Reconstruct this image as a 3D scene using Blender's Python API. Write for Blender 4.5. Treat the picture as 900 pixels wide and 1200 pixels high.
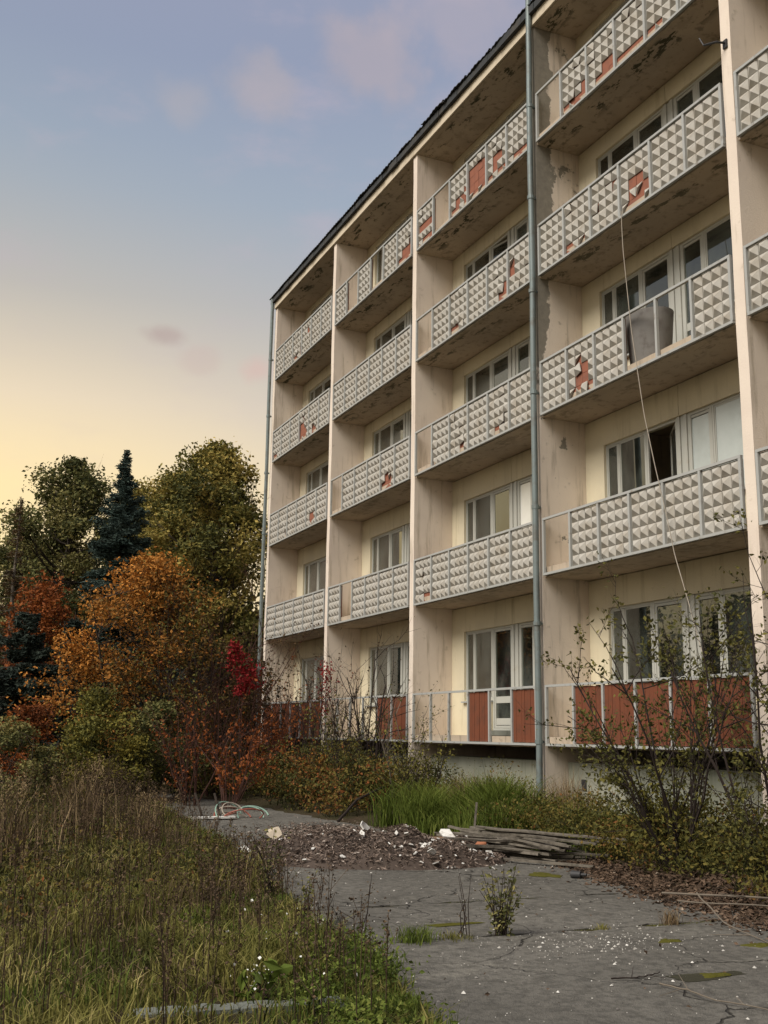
import bpy, math, random
import numpy as np
from mathutils import Matrix, Vector

for o in list(bpy.data.objects):
    bpy.data.objects.remove(o, do_unlink=True)
SC = bpy.context.scene
COL = SC.collection
rad = math.radians

# ------------------------------------------------------------------ camera
CAM = np.array([15.932, -10.058, 1.6])
YAW, PITCH, ROLL, FPX = 1.1539772, 0.2036838, 0.0146270, 1256.9
fw = np.array([-math.sin(YAW) * math.cos(PITCH), math.cos(YAW) * math.cos(PITCH), math.sin(PITCH)])
rt = np.array([math.cos(YAW), math.sin(YAW), 0.0])
up = np.cross(rt, fw)
r2 = math.cos(ROLL) * rt + math.sin(ROLL) * up
u2 = -math.sin(ROLL) * rt + math.cos(ROLL) * up
cam_d = bpy.data.cameras.new('camera')
cam_d.sensor_fit = 'VERTICAL'
cam_d.sensor_height = 24.0
cam_d.lens = 24.0 * FPX / 1200.0
cam_d.clip_end = 2000
cam = bpy.data.objects.new('camera', cam_d)
COL.objects.link(cam)
cam.matrix_world = Matrix(((r2[0], u2[0], -fw[0], CAM[0]), (r2[1], u2[1], -fw[1], CAM[1]),
                           (r2[2], u2[2], -fw[2], CAM[2]), (0, 0, 0, 1)))
SC.camera = cam

# ------------------------------------------------------------------ world, sun, exposure
SUN_AZ = Vector((0.24, -1.0, 0)).normalized()      # horizontal direction towards the light
SUN_EL = rad(46)
sun_d = bpy.data.lights.new('sun', 'SUN')
sun_d.energy = 3.2
sun_d.angle = rad(36)
sun_d.color = (1.0, 0.935, 0.84)
sun = bpy.data.objects.new('sun', sun_d)
COL.objects.link(sun)
sdir = Vector((SUN_AZ.x * math.cos(SUN_EL), SUN_AZ.y * math.cos(SUN_EL), math.sin(SUN_EL)))
sun.rotation_euler = sdir.to_track_quat('Z', 'Y').to_euler()

world = bpy.data.worlds.new('World')
SC.world = world
world.use_nodes = True
wn, wl = world.node_tree.nodes, world.node_tree.links
wn.clear()


def wnode(t, **kw):
    n = wn.new(t)
    for k, v in kw.items():
        setattr(n, k, v)
    return n


def ramp_fill(r, stops, interp='LINEAR'):
    r.color_ramp.interpolation = interp
    e = r.color_ramp.elements
    while len(e) < len(stops):
        e.new(0.5)
    for i, (p, c) in enumerate(stops):
        e[i].position = p
        e[i].color = (c[0], c[1], c[2], 1)


w_out = wnode('ShaderNodeOutputWorld')
w_bg = wnode('ShaderNodeBackground')
w_tc = wnode('ShaderNodeTexCoord')
w_sep = wnode('ShaderNodeSeparateXYZ')
wl.new(w_tc.outputs['Generated'], w_sep.inputs[0])
sky = wnode('ShaderNodeTexSky', sky_type='NISHITA')
sky.sun_disc = False
sky.sun_elevation = SUN_EL
sky.sun_rotation = math.atan2(SUN_AZ.x, SUN_AZ.y)
sky.air_density = 1.0
sky.dust_density = 2.0
sky.ozone_density = 2.0
w_sk = wnode('ShaderNodeVectorMath', operation='SCALE')
w_sk.inputs['Scale'].default_value = 0.06
wl.new(sky.outputs[0], w_sk.inputs[0])
# dusk colours by height above the horizon, on the glowing side and away from it
r_glow = wnode('ShaderNodeValToRGB')
ramp_fill(r_glow, [(0.0, (0.90, 0.67, 0.30)), (0.22, (0.92, 0.71, 0.36)), (0.29, (0.76, 0.62, 0.42)), (0.38, (0.47, 0.43, 0.36)),
                   (0.50, (0.29, 0.34, 0.39)), (0.66, (0.215, 0.25, 0.325)), (1.0, (0.20, 0.235, 0.31))])
r_away = wnode('ShaderNodeValToRGB')
ramp_fill(r_away, [(0.0, (0.64, 0.53, 0.38)), (0.25, (0.58, 0.51, 0.42)), (0.34, (0.44, 0.42, 0.40)), (0.46, (0.30, 0.35, 0.42)),
                   (0.56, (0.25, 0.285, 0.385)), (0.72, (0.28, 0.28, 0.37)), (1.0, (0.27, 0.28, 0.36))])
wl.new(w_sep.outputs['Z'], r_glow.inputs[0])
wl.new(w_sep.outputs['Z'], r_away.inputs[0])
w_dot = wnode('ShaderNodeVectorMath', operation='DOT_PRODUCT')
w_dot.inputs[1].default_value = (-0.97, -0.22, 0.0)
wl.new(w_tc.outputs['Generated'], w_dot.inputs[0])
w_mr = wnode('ShaderNodeMapRange', interpolation_type='SMOOTHSTEP')
w_mr.inputs['From Min'].default_value = 0.70
w_mr.inputs['From Max'].default_value = 0.97
wl.new(w_dot.outputs['Value'], w_mr.inputs['Value'])
w_mix = wnode('ShaderNodeMix', data_type='RGBA')
wl.new(w_mr.outputs[0], w_mix.inputs[0])
wl.new(r_away.outputs[0], w_mix.inputs[6])
wl.new(r_glow.outputs[0], w_mix.inputs[7])
# soft clouds
w_map = wnode('ShaderNodeMapping')
w_map.inputs['Scale'].default_value = (2.2, 2.2, 5.0)
w_map.inputs['Location'].default_value = (0.37, 0.2, 0.65)
wl.new(w_tc.outputs['Generated'], w_map.inputs[0])
w_no = wnode('ShaderNodeTexNoise')
w_no.inputs['Scale'].default_value = 2.6
w_no.inputs['Detail'].default_value = 6
w_no.inputs['Roughness'].default_value = 0.58
wl.new(w_map.outputs[0], w_no.inputs[0])
w_cr = wnode('ShaderNodeMapRange', interpolation_type='SMOOTHSTEP')
w_cr.inputs['From Min'].default_value = 0.47
w_cr.inputs['From Max'].default_value = 0.70
w_cr.inputs['To Max'].default_value = 0.45
wl.new(w_no.outputs[0], w_cr.inputs['Value'])
w_cm = wnode('ShaderNodeMix', data_type='RGBA')
w_lo = wnode('ShaderNodeMapRange', interpolation_type='SMOOTHSTEP')
w_lo.inputs['From Min'].default_value = 0.28
w_lo.inputs['From Max'].default_value = 0.50
w_lo.inputs['To Min'].default_value = 0.25
wl.new(w_sep.outputs['Z'], w_lo.inputs['Value'])
w_ml = wnode('ShaderNodeMath', operation='MULTIPLY')
wl.new(w_cr.outputs[0], w_ml.inputs[0])
wl.new(w_lo.outputs[0], w_ml.inputs[1])
wl.new(w_ml.outputs[0], w_cm.inputs[0])
wl.new(w_mix.outputs[2], w_cm.inputs[6])
w_cm.inputs[7].default_value = (0.47, 0.385, 0.43, 1)
# a few small separate clouds
cl_prev = w_cm.outputs[2]
for (cu, cv, wx, wz, ccol, amt) in ((190, 392, 0.018, 0.008, (0.42, 0.33, 0.29), 0.8), (235, 425, 0.014, 0.012, (0.52, 0.40, 0.34), 0.4), (306, 432, 0.014, 0.011, (0.60, 0.41, 0.35), 0.6),
                                    (440, 70, 0.045, 0.03, (0.40, 0.34, 0.36), 0.6), (305, 98, 0.03, 0.018, (0.40, 0.35, 0.36), 0.55), (205, 115, 0.03, 0.015, (0.40, 0.36, 0.37), 0.45), (560, 25, 0.07, 0.035, (0.40, 0.35, 0.39), 0.5)):
    dv = fw + r2 * (cu - 450) / FPX - u2 * (cv - 600) / FPX
    dv = dv / np.linalg.norm(dv)
    sub = wnode('ShaderNodeVectorMath', operation='SUBTRACT')
    sub.inputs[1].default_value = tuple(dv)
    wl.new(w_tc.outputs['Generated'], sub.inputs[0])
    mp = wnode('ShaderNodeVectorMath', operation='MULTIPLY')
    mp.inputs[1].default_value = (1 / wx, 1 / wx, 1 / wz)
    wl.new(sub.outputs[0], mp.inputs[0])
    ln = wnode('ShaderNodeVectorMath', operation='LENGTH')
    wl.new(mp.outputs[0], ln.inputs[0])
    nz_ = wnode('ShaderNodeTexNoise')
    nz_.inputs['Scale'].default_value = 22
    nz_.inputs['Detail'].default_value = 6
    wl.new(w_tc.outputs['Generated'], nz_.inputs[0])
    ad = wnode('ShaderNodeMath', operation='MULTIPLY_ADD')
    ad.inputs[1].default_value = -2.6
    wl.new(nz_.outputs[0], ad.inputs[0])
    wl.new(ln.outputs['Value'], ad.inputs[2])
    m_ = wnode('ShaderNodeMapRange', interpolation_type='SMOOTHSTEP')
    m_.inputs['From Min'].default_value = -1.0
    m_.inputs['From Max'].default_value = 0.25
    m_.inputs['To Min'].default_value = amt
    m_.inputs['To Max'].default_value = 0.0
    wl.new(ad.outputs[0], m_.inputs['Value'])
    mm = wnode('ShaderNodeMix', data_type='RGBA')
    wl.new(m_.outputs[0], mm.inputs[0])
    wl.new(cl_prev, mm.inputs[6])
    mm.inputs[7].default_value = (ccol[0], ccol[1], ccol[2], 1)
    cl_prev = mm.outputs[2]
w_fin = wnode('ShaderNodeMix', data_type='RGBA')
w_fin.inputs[0].default_value = 0.15
wl.new(cl_prev, w_fin.inputs[6])
wl.new(w_sk.outputs[0], w_fin.inputs[7])
wl.new(w_fin.outputs[2], w_bg.inputs[0])
w_bg.inputs[1].default_value = 1.0
wl.new(w_bg.outputs[0], w_out.inputs[0])

SC.view_settings.view_transform = 'Standard'
SC.view_settings.look = 'None'
SC.view_settings.gamma = 1
SC.view_settings.exposure = 0.42
SC.cycles.max_bounces = 7
SC.cycles.transparent_max_bounces = 10
SC.cycles.diffuse_bounces = 4
SC.cycles.use_denoising = True
SC.cycles.sample_clamp_indirect = 4

# ------------------------------------------------------------------ helpers
rng = np.random.default_rng(7)
random.seed(7)


class MB:
    """collects geometry for one mesh"""
    def __init__(self):
        self.v, self.f, self.n, self.tints, self.has_t = [], [], 0, [], False

    def add(self, verts, faces, tint=None):
        verts = np.asarray(verts, dtype=np.float64).reshape(-1, 3)
        for fc in (faces if isinstance(faces, list) and len(faces) and isinstance(faces[0], np.ndarray) and faces[0].ndim == 2 else [np.asarray(faces)]):
            self.f.append(np.asarray(fc, dtype=np.int64) + self.n)
        self.v.append(verts)
        self.n += len(verts)
        if tint is None:
            self.tints.append(np.full(len(verts), 0.5))
        else:
            self.has_t = True
            self.tints.append(np.broadcast_to(np.asarray(tint, dtype=np.float64), (len(verts),)).copy())

    BOXF = np.array([[0, 3, 2, 1], [4, 5, 6, 7], [0, 1, 5, 4], [1, 2, 6, 5], [2, 3, 7, 6], [3, 0, 4, 7]])

    def box(self, x0, x1, y0, y1, z0, z1, tint=None):
        self.add([(x0, y0, z0), (x1, y0, z0), (x1, y1, z0), (x0, y1, z0), (x0, y0, z1), (x1, y0, z1), (x1, y1, z1), (x0, y1, z1)], self.BOXF, tint)

    def obox(self, p, q, w, h, tint=None, upv=(0, 0, 1)):
        """bar from p to q with section w x h"""
        p, q = np.array(p, float), np.array(q, float)
        d = (q - p) / (np.linalg.norm(q - p) + 1e-9)
        s = np.cross(d, upv)
        if np.linalg.norm(s) < 1e-4:
            s = np.array([1.0, 0, 0])
        s /= np.linalg.norm(s)
        t = np.cross(s, d)
        c = []
        for e in (p, q):
            for a, b in ((-1, -1), (1, -1), (1, 1), (-1, 1)):
                c.append(e + s * a * w / 2 + t * b * h / 2)
        self.add(c, np.array([[0, 1, 2, 3], [7, 6, 5, 4], [0, 4, 5, 1], [1, 5, 6, 2], [2, 6, 7, 3], [3, 7, 4, 0]]), tint)

    def tube(self, pts, radii, sides=5, tint=None):
        pts = np.asarray(pts, float)
        n = len(pts)
        radii = np.broadcast_to(np.asarray(radii, float), (n,))
        tan = np.gradient(pts, axis=0)
        tan /= np.linalg.norm(tan, axis=1)[:, None] + 1e-9
        ref = np.array([0.0, 0, 1]) if abs(tan[0][2]) < 0.8 else np.array([1.0, 0, 0])
        s = np.cross(tan, ref)
        s /= np.linalg.norm(s, axis=1)[:, None] + 1e-9
        t = np.cross(tan, s)
        a = np.arange(sides) * 2 * math.pi / sides
        ring = pts[:, None, :] + radii[:, None, None] * (np.cos(a)[None, :, None] * s[:, None, :] + np.sin(a)[None, :, None] * t[:, None, :])
        i = np.arange(n - 1)[:, None] * sides
        j = np.arange(sides)[None, :]
        k = (j + 1) % sides
        fc = np.stack([i + j, i + k, i + sides + k, i + sides + j], -1).reshape(-1, 4)
        tt = None if tint is None else np.broadcast_to(np.asarray(tint, float), (n,)).repeat(sides)
        self.add(ring.reshape(-1, 3), fc, tt)
        if sides >= 6:
            self.add(ring[0], np.array([list(range(sides))[::-1]]), tint if np.isscalar(tint) else None)
            self.add(ring[-1], np.array([list(range(sides))]), tint if np.isscalar(tint) else None)

    def build(self, name, mat, parent=None, smooth=False, loc=None):
        me = self.mesh(name, mat, smooth)
        return link(name, me, parent, loc)

    def mesh(self, name, mat, smooth=False):
        me = bpy.data.meshes.new(name)
        v = np.concatenate(self.v) if self.v else np.zeros((0, 3))
        sizes = np.concatenate([np.full(len(f), f.shape[1]) for f in self.f])
        idx = np.concatenate([f.ravel() for f in self.f])
        me.vertices.add(len(v))
        me.vertices.foreach_set('co', v.astype(np.float32).ravel())
        me.loops.add(len(idx))
        me.loops.foreach_set('vertex_index', idx.astype(np.int32))
        me.polygons.add(len(sizes))
        st = np.concatenate([[0], np.cumsum(sizes)[:-1]])
        me.polygons.foreach_set('loop_start', st.astype(np.int32))
        me.polygons.foreach_set('use_smooth', np.full(len(sizes), bool(smooth)))
        if self.has_t:
            at = me.attributes.new('tint', 'FLOAT', 'POINT')
            at.data.foreach_set('value', np.concatenate(self.tints).astype(np.float32))
        me.update(calc_edges=True)
        if mat is not None:
            me.materials.append(mat)
        return me


def link(name, me, parent=None, loc=None):
    o = bpy.data.objects.new(name, me)
    COL.objects.link(o)
    if parent is not None:
        o.parent = parent
    if loc is not None:
        o.location = loc
    return o


def tag(o, label=None, cat=None, group=None, kind=None):
    if label:
        o['label'] = label
    if cat:
        o['category'] = cat
    if group:
        o['group'] = group
    if kind:
        o['kind'] = kind
    return o


def empty(name, loc, label, cat, group=None):
    o = bpy.data.objects.new(name, None)
    COL.objects.link(o)
    o.location = loc
    o.empty_display_size = 0.2
    return tag(o, label, cat, group)


def at_az(u, d):
    """ground point seen in photograph column u at horizontal distance d"""
    r = fw + r2 * (u - 450) / FPX - u2 * (850 - 600) / FPX
    r = r / math.hypot(r[0], r[1])
    return np.array([CAM[0] + r[0] * d, CAM[1] + r[1] * d])


def wob(x, y, s=1.0, k=0.0):
    return (np.sin(x * 1.3 * s + 1.7 * y * s + k) + np.sin(-0.7 * x * s + 2.1 * y * s + 2.3 + k * 1.7) + np.sin(2.9 * x * s - 1.1 * y * s + 4.1 + k)) / 3


# ------------------------------------------------------------------ materials
def new_mat(name, rough=0.85, spec=0.25, metal=0.0):
    m = bpy.data.materials.new(name)
    m.use_nodes = True
    nt = m.node_tree
    b = nt.nodes['Principled BSDF']
    b.inputs['Roughness'].default_value = rough
    b.inputs['Specular IOR Level'].default_value = spec
    b.inputs['Metallic'].default_value = metal
    return m, nt.nodes, nt.links, b


def coords(n, l, scale=(1, 1, 1), world=False):
    mp = n.new('ShaderNodeMapping')
    mp.inputs['Scale'].default_value = scale
    if world:
        g = n.new('ShaderNodeNewGeometry')
        l.new(g.outputs['Position'], mp.inputs[0])
    else:
        tc = n.new('ShaderNodeTexCoord')
        l.new(tc.outputs['Object'], mp.inputs[0])
    return mp.outputs[0]


def noise(n, l, vec, scale, detail=4, rough=0.55):
    t = n.new('ShaderNodeTexNoise')
    t.inputs['Scale'].default_value = scale
    t.inputs['Detail'].default_value = detail
    t.inputs['Roughness'].default_value = rough
    l.new(vec, t.inputs[0])
    return t.outputs[0]


def mapr(n, l, val, a, b, c=0.0, d=1.0):
    t = n.new('ShaderNodeMapRange')
    t.interpolation_type = 'SMOOTHSTEP'
    for k, v in (('From Min', a), ('From Max', b), ('To Min', c), ('To Max', d)):
        t.inputs[k].default_value = v
    l.new(val, t.inputs['Value'])
    return t.outputs[0]


def mixc(n, l, fac, a, b):
    t = n.new('ShaderNodeMix')
    t.data_type = 'RGBA'
    if isinstance(fac, (int, float)):
        t.inputs[0].default_value = fac
    else:
        l.new(fac, t.inputs[0])
    for i, c in ((6, a), (7, b)):
        if isinstance(c, (tuple, list)):
            t.inputs[i].default_value = (c[0], c[1], c[2], 1)
        else:
            l.new(c, t.inputs[i])
    return t.outputs[2]


def math_n(n, l, op, a, b):
    t = n.new('ShaderNodeMath')
    t.operation = op
    for i, c in ((0, a), (1, b)):
        if isinstance(c, (int, float)):
            t.inputs[i].default_value = c
        else:
            l.new(c, t.inputs[i])
    return t.outputs[0]


def bump(n, l, b, h, strength=0.3, dist=0.02):
    t = n.new('ShaderNodeBump')
    t.inputs['Strength'].default_value = strength
    t.inputs['Distance'].default_value = dist
    l.new(h, t.inputs['Height'])
    l.new(t.outputs[0], b.inputs['Normal'])


def plaster(name, col, dark, stain, amount=0.5, peel=None):
    m, n, l, b = new_mat(name, 0.9, 0.15)
    v = coords(n, l, world=True)
    big = noise(n, l, v, 0.9, 5)
    c = mixc(n, l, mapr(n, l, big, 0.35, 0.7), col, dark)
    vs = coords(n, l, (5, 5, 0.5), world=True)
    streak = noise(n, l, vs, 1.2, 5, 0.65)
    c = mixc(n, l, mapr(n, l, streak, 0.52, 0.70, 0, amount), c, stain)
    blot = noise(n, l, v, 3.1, 8, 0.7)
    c = mixc(n, l, mapr(n, l, blot, 0.60, 0.70, 0, amount * 0.9), c, stain)
    fine = noise(n, l, v, 38, 4, 0.6)
    h = fine
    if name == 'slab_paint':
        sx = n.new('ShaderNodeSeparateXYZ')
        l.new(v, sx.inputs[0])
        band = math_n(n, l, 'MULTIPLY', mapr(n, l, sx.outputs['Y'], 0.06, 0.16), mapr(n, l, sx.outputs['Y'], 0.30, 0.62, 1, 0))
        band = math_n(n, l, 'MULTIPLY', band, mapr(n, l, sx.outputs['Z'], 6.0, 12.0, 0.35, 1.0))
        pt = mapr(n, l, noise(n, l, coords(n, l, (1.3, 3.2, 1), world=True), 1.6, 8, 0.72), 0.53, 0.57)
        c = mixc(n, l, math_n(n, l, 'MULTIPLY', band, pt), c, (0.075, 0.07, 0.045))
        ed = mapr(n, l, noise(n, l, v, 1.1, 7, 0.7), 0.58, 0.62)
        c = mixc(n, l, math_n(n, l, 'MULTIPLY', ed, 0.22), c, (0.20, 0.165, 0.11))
    if peel:
        sx = n.new('ShaderNodeSeparateXYZ')
        l.new(v, sx.inputs[0])
        y0, z0 = peel
        edge = noise(n, l, v, 2.3, 6, 0.6)
        e1 = math_n(n, l, 'ADD', mapr(n, l, sx.outputs['Y'], y0 - 0.25, y0 + 0.25, 0.55, 0.0), mapr(n, l, sx.outputs['Z'], z0 - 3.2, z0 + 1.5, -0.42, 0.18))
        msk = mapr(n, l, math_n(n, l, 'ADD', e1, math_n(n, l, 'MULTIPLY', edge, 0.75)), 0.62, 0.66)
        b2 = mapr(n, l, noise(n, l, v, 1.15, 6, 0.62), 0.615, 0.63)
        lowz = mapr(n, l, sx.outputs['Z'], 3.0, 4.2)
        msk = math_n(n, l, 'MAXIMUM', msk, math_n(n, l, 'MULTIPLY', b2, lowz))
        conc = mixc(n, l, noise(n, l, v, 9, 6, 0.7), (0.15, 0.135, 0.11), (0.34, 0.31, 0.25))
        c = mixc(n, l, msk, c, conc)
        h = math_n(n, l, 'SUBTRACT', fine, math_n(n, l, 'MULTIPLY', msk, 1.4))
    l.new(c, b.inputs['Base Color'])
    bump(n, l, b, h, 0.35, 0.012)
    return m


M = {}
M['side_plaster'] = plaster('pink_plaster', (0.74, 0.645, 0.54), (0.66, 0.565, 0.475), (0.32, 0.26, 0.18), 0.55)
M['back_plaster'] = plaster('cream_plaster', (0.68, 0.61, 0.44), (0.60, 0.535, 0.39), (0.40, 0.34, 0.21), 0.42)
M['peel_plaster'] = plaster('peeling_plaster', (0.71, 0.62, 0.515), (0.62, 0.535, 0.44), (0.26, 0.22, 0.17), 0.6, peel=(0.22, 9.6))
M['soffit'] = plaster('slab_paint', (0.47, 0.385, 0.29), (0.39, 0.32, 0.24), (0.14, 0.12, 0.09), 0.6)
M['plinth'] = plaster('plinth_render', (0.35, 0.35, 0.275), (0.25, 0.26, 0.205), (0.20, 0.21, 0.15), 0.7)
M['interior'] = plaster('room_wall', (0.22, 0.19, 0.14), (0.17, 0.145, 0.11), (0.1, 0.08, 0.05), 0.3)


def dirty(name, col, dirt, rough=0.6, spec=0.3, metal=0.0, lo=0.5, hi=0.75, scale=4, fine=40, st=0.15, amt=0.8):
    m, n, l, b = new_mat(name, rough, spec, metal)
    v = coords(n, l, world=True)
    a = noise(n, l, v, scale, 7, 0.65)
    c = mixc(n, l, mapr(n, l, a, lo, hi, 0, amt), col, dirt)
    l.new(c, b.inputs['Base Color'])
    bump(n, l, b, noise(n, l, v, fine, 4, 0.6), st, 0.01)
    return m


def graded(name, stops, rough=0.8, spec=0.2, trans=0.0, extra=None):
    """colour chosen by the 'tint' attribute of each leaf or blade"""
    m, n, l, b = new_mat(name, rough, spec)
    a = n.new('ShaderNodeAttribute')
    a.attribute_name = 'tint'
    r = n.new('ShaderNodeValToRGB')
    ramp_fill(r, stops)
    l.new(a.outputs['Fac'], r.inputs[0])
    l.new(r.outputs[0], b.inputs['Base Color'])
    if trans:
        t = n.new('ShaderNodeBsdfTranslucent')
        l.new(r.outputs[0], t.inputs[0])
        mx = n.new('ShaderNodeMixShader')
        mx.inputs[0].default_value = trans
        l.new(b.outputs[0], mx.inputs[1])
        l.new(t.outputs[0], mx.inputs[2])
        l.new(mx.outputs[0], n['Material Output'].inputs[0])
    return m


M['tile_white'] = dirty('white_facing_tile', (0.40, 0.38, 0.335), (0.30, 0.26, 0.20), 0.6, 0.3, lo=0.40, hi=0.72, scale=3.5, fine=60)
M['rail'] = dirty('grey_rail_paint', (0.36, 0.365, 0.345), (0.20, 0.17, 0.13), 0.5, 0.4, lo=0.55, hi=0.72, scale=6)
M['red_board'] = dirty('red_backing', (0.165, 0.055, 0.028), (0.10, 0.045, 0.028), 0.8, 0.2, lo=0.42, hi=0.75, scale=5)
M['brick_red'] = dirty('brick_red_backing', (0.27, 0.105, 0.065), (0.18, 0.085, 0.06), 0.85, 0.2, lo=0.42, hi=0.75, scale=6)
M['frame_white'] = dirty('white_frame_paint', (0.45, 0.45, 0.40), (0.38, 0.35, 0.27), 0.5, 0.35, lo=0.55, hi=0.75, scale=5)
M['pipe'] = dirty('zinc_pipe', (0.17, 0.205, 0.20), (0.13, 0.12, 0.10), 0.5, 0.4, 0.2, lo=0.45, hi=0.75, scale=5)
M['roofing'] = dirty('dark_roofing', (0.045, 0.048, 0.05), (0.085, 0.075, 0.06), 0.75, 0.2, lo=0.45, hi=0.75, scale=3)
M['fascia'] = dirty('cream_fascia', (0.58, 0.50, 0.38), (0.33, 0.27, 0.19), 0.85, 0.2, lo=0.5, hi=0.75, scale=3)
M['wood_grey'] = dirty('weathered_wood', (0.17, 0.15, 0.12), (0.055, 0.048, 0.038), 0.9, 0.1, lo=0.4, hi=0.7, scale=9, fine=70, st=0.4)
M['wood_brown'] = dirty('brown_wood', (0.22, 0.14, 0.085), (0.10, 0.075, 0.055), 0.9, 0.1, lo=0.4, hi=0.7, scale=9, fine=70, st=0.4)
M['bark'] = dirty('bark', (0.065, 0.052, 0.042), (0.035, 0.03, 0.026), 0.95, 0.1, scale=9, fine=50, st=0.5)
M['twig'] = dirty('dark_twig', (0.034, 0.026, 0.022), (0.022, 0.017, 0.014), 0.9, 0.1, scale=9)
M['twig_red'] = dirty('reddish_twig', (0.085, 0.044, 0.034), (0.05, 0.03, 0.026), 0.9, 0.1, scale=9)
M['twig_pale'] = dirty('pale_twig', (0.155, 0.13, 0.10), (0.12, 0.10, 0.08), 0.9, 0.1, scale=9)
M['concrete'] = dirty('old_concrete', (0.17, 0.18, 0.155), (0.13, 0.135, 0.11), 0.9, 0.15, lo=0.42, hi=0.7, scale=5, fine=45, st=0.5)
M['grey_tub'] = dirty('grey_sheet', (0.165, 0.155, 0.14), (0.08, 0.065, 0.055), 0.7, 0.3, lo=0.45, hi=0.75, scale=4)
M['white_chip'] = dirty('white_shard', (0.66, 0.65, 0.60), (0.30, 0.27, 0.22), 0.7, 0.3, lo=0.42, hi=0.7, scale=14)
M['cable'] = dirty('pale_cable', (0.34, 0.30, 0.24), (0.3, 0.25, 0.2), 0.7, 0.2)
M['black_metal'] = dirty('dark_steel', (0.03, 0.03, 0.03), (0.07, 0.045, 0.03), 0.6, 0.4)
M['curtain'] = dirty('pale_curtain', (0.85, 0.88, 0.86), (0.75, 0.78, 0.75), 0.9, 0.1, scale=2)
M['curtain_tan'] = dirty('tan_curtain', (0.40, 0.22, 0.075), (0.22, 0.12, 0.05), 0.9, 0.1, scale=2)
M['blue_bag'] = dirty('pale_blue_plastic', (0.42, 0.52, 0.68), (0.6, 0.62, 0.64), 0.5, 0.3)
M['orange_brick'] = dirty('orange_brick', (0.34, 0.14, 0.075), (0.2, 0.1, 0.06), 0.9, 0.1)
M['flower'] = dirty('white_petal', (0.75, 0.75, 0.68), (0.6, 0.6, 0.5), 0.7, 0.2)

# window glass: see through, with a real reflection
m, n, l, b = new_mat('window_glass', 0.03, 0.5)
n.remove(b)
tr = n.new('ShaderNodeBsdfTransparent')
tr.inputs[0].default_value = (0.62, 0.66, 0.62, 1)
gl = n.new('ShaderNodeBsdfGlossy')
gl.inputs['Roughness'].default_value = 0.015
gl.inputs[0].default_value = (0.92, 0.95, 0.93, 1)
fr = n.new('ShaderNodeFresnel')
fr.inputs[0].default_value = 1.5
mx = n.new('ShaderNodeMixShader')
l.new(math_n(n, l, 'MULTIPLY', fr.outputs[0], 2.3), mx.inputs[0])
l.new(tr.outputs[0], mx.inputs[1])
l.new(gl.outputs[0], mx.inputs[2])
df = n.new('ShaderNodeBsdfDiffuse')
df.inputs[0].default_value = (0.34, 0.36, 0.32, 1)
mx2 = n.new('ShaderNodeMixShader')
vg = coords(n, l, (1, 1, 0.6), world=True)
dn = math_n(n, l, 'ADD', mapr(n, l, noise(n, l, vg, 2.2, 6, 0.65), 0.40, 0.75, 0.01, 0.13), mapr(n, l, noise(n, l, vg, 0.9, 1), 0.45, 0.62, 0.0, 0.05))
l.new(dn, mx2.inputs[0])
l.new(mx.outputs[0], mx2.inputs[1])
l.new(df.outputs[0], mx2.inputs[2])
l.new(mx2.outputs[0], n['Material Output'].inputs[0])
M['glass'] = m

# asphalt: old, pale, patched, with fine cracks
m, n, l, b = new_mat('old_asphalt', 0.88, 0.25)
v = coords(n, l, world=True)
c = mixc(n, l, mapr(n, l, noise(n, l, v, 0.55, 6, 0.6), 0.3, 0.72), (0.170, 0.159, 0.133), (0.105, 0.098, 0.081))
vs = coords(n, l, (1.6, 0.45, 1), world=True)
c = mixc(n, l, mapr(n, l, noise(n, l, vs, 1.5, 7, 0.7), 0.54, 0.70, 0, 0.75), c, (0.23, 0.215, 0.175))
c = mixc(n, l, mapr(n, l, noise(n, l, v, 2.1, 7, 0.7), 0.54, 0.68, 0, 0.7), c, (0.040, 0.037, 0.028))
vo = n.new('ShaderNodeTexVoronoi')
vo.inputs['Scale'].default_value = 75
l.new(v, vo.inputs[0])
ag = mapr(n, l, vo.outputs['Distance'], 0.05, 0.42)
c = mixc(n, l, math_n(n, l, 'MULTIPLY', ag, 0.5), mixc(n, l, 0.4, c, (0.17, 0.16, 0.14)), c)
vc = n.new('ShaderNodeTexVoronoi')
vc.feature = 'DISTANCE_TO_EDGE'
vc.inputs['Scale'].default_value = 0.55
wv = n.new('ShaderNodeVectorMath')
wv.operation = 'ADD'
nz = n.new('ShaderNodeTexNoise')
nz.inputs['Scale'].default_value = 2.2
nz.inputs['Detail'].default_value = 6
l.new(v, nz.inputs[0])
sv = n.new('ShaderNodeVectorMath')
sv.operation = 'SCALE'
sv.inputs['Scale'].default_value = 0.55
l.new(nz.outputs[1], sv.inputs[0])
l.new(v, wv.inputs[0])
l.new(sv.outputs[0], wv.inputs[1])
l.new(wv.outputs[0], vc.inputs[0])
ck = mapr(n, l, vc.outputs['Distance'], 0.002, 0.009, 1, 0)
c = mixc(n, l, math_n(n, l, 'MULTIPLY', ck, mapr(n, l, noise(n, l, v, 0.9, 2), 0.50, 0.62)), c, (0.035, 0.032, 0.025))
l.new(c, b.inputs['Base Color'])
g2_ = noise(n, l, v, 11, 8, 0.75)
c = mixc(n, l, mapr(n, l, g2_, 0.42, 0.62, 0, 0.55), c, (0.045, 0.043, 0.036))
l.new(c, b.inputs['Base Color'])
hh = math_n(n, l, 'SUBTRACT', math_n(n, l, 'ADD', math_n(n, l, 'MULTIPLY', ag, -0.35), noise(n, l, v, 30, 5, 0.7)), math_n(n, l, 'MULTIPLY', ck, 1.5))
bump(n, l, b, hh, 0.9, 0.02)
M['asphalt'] = m

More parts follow.
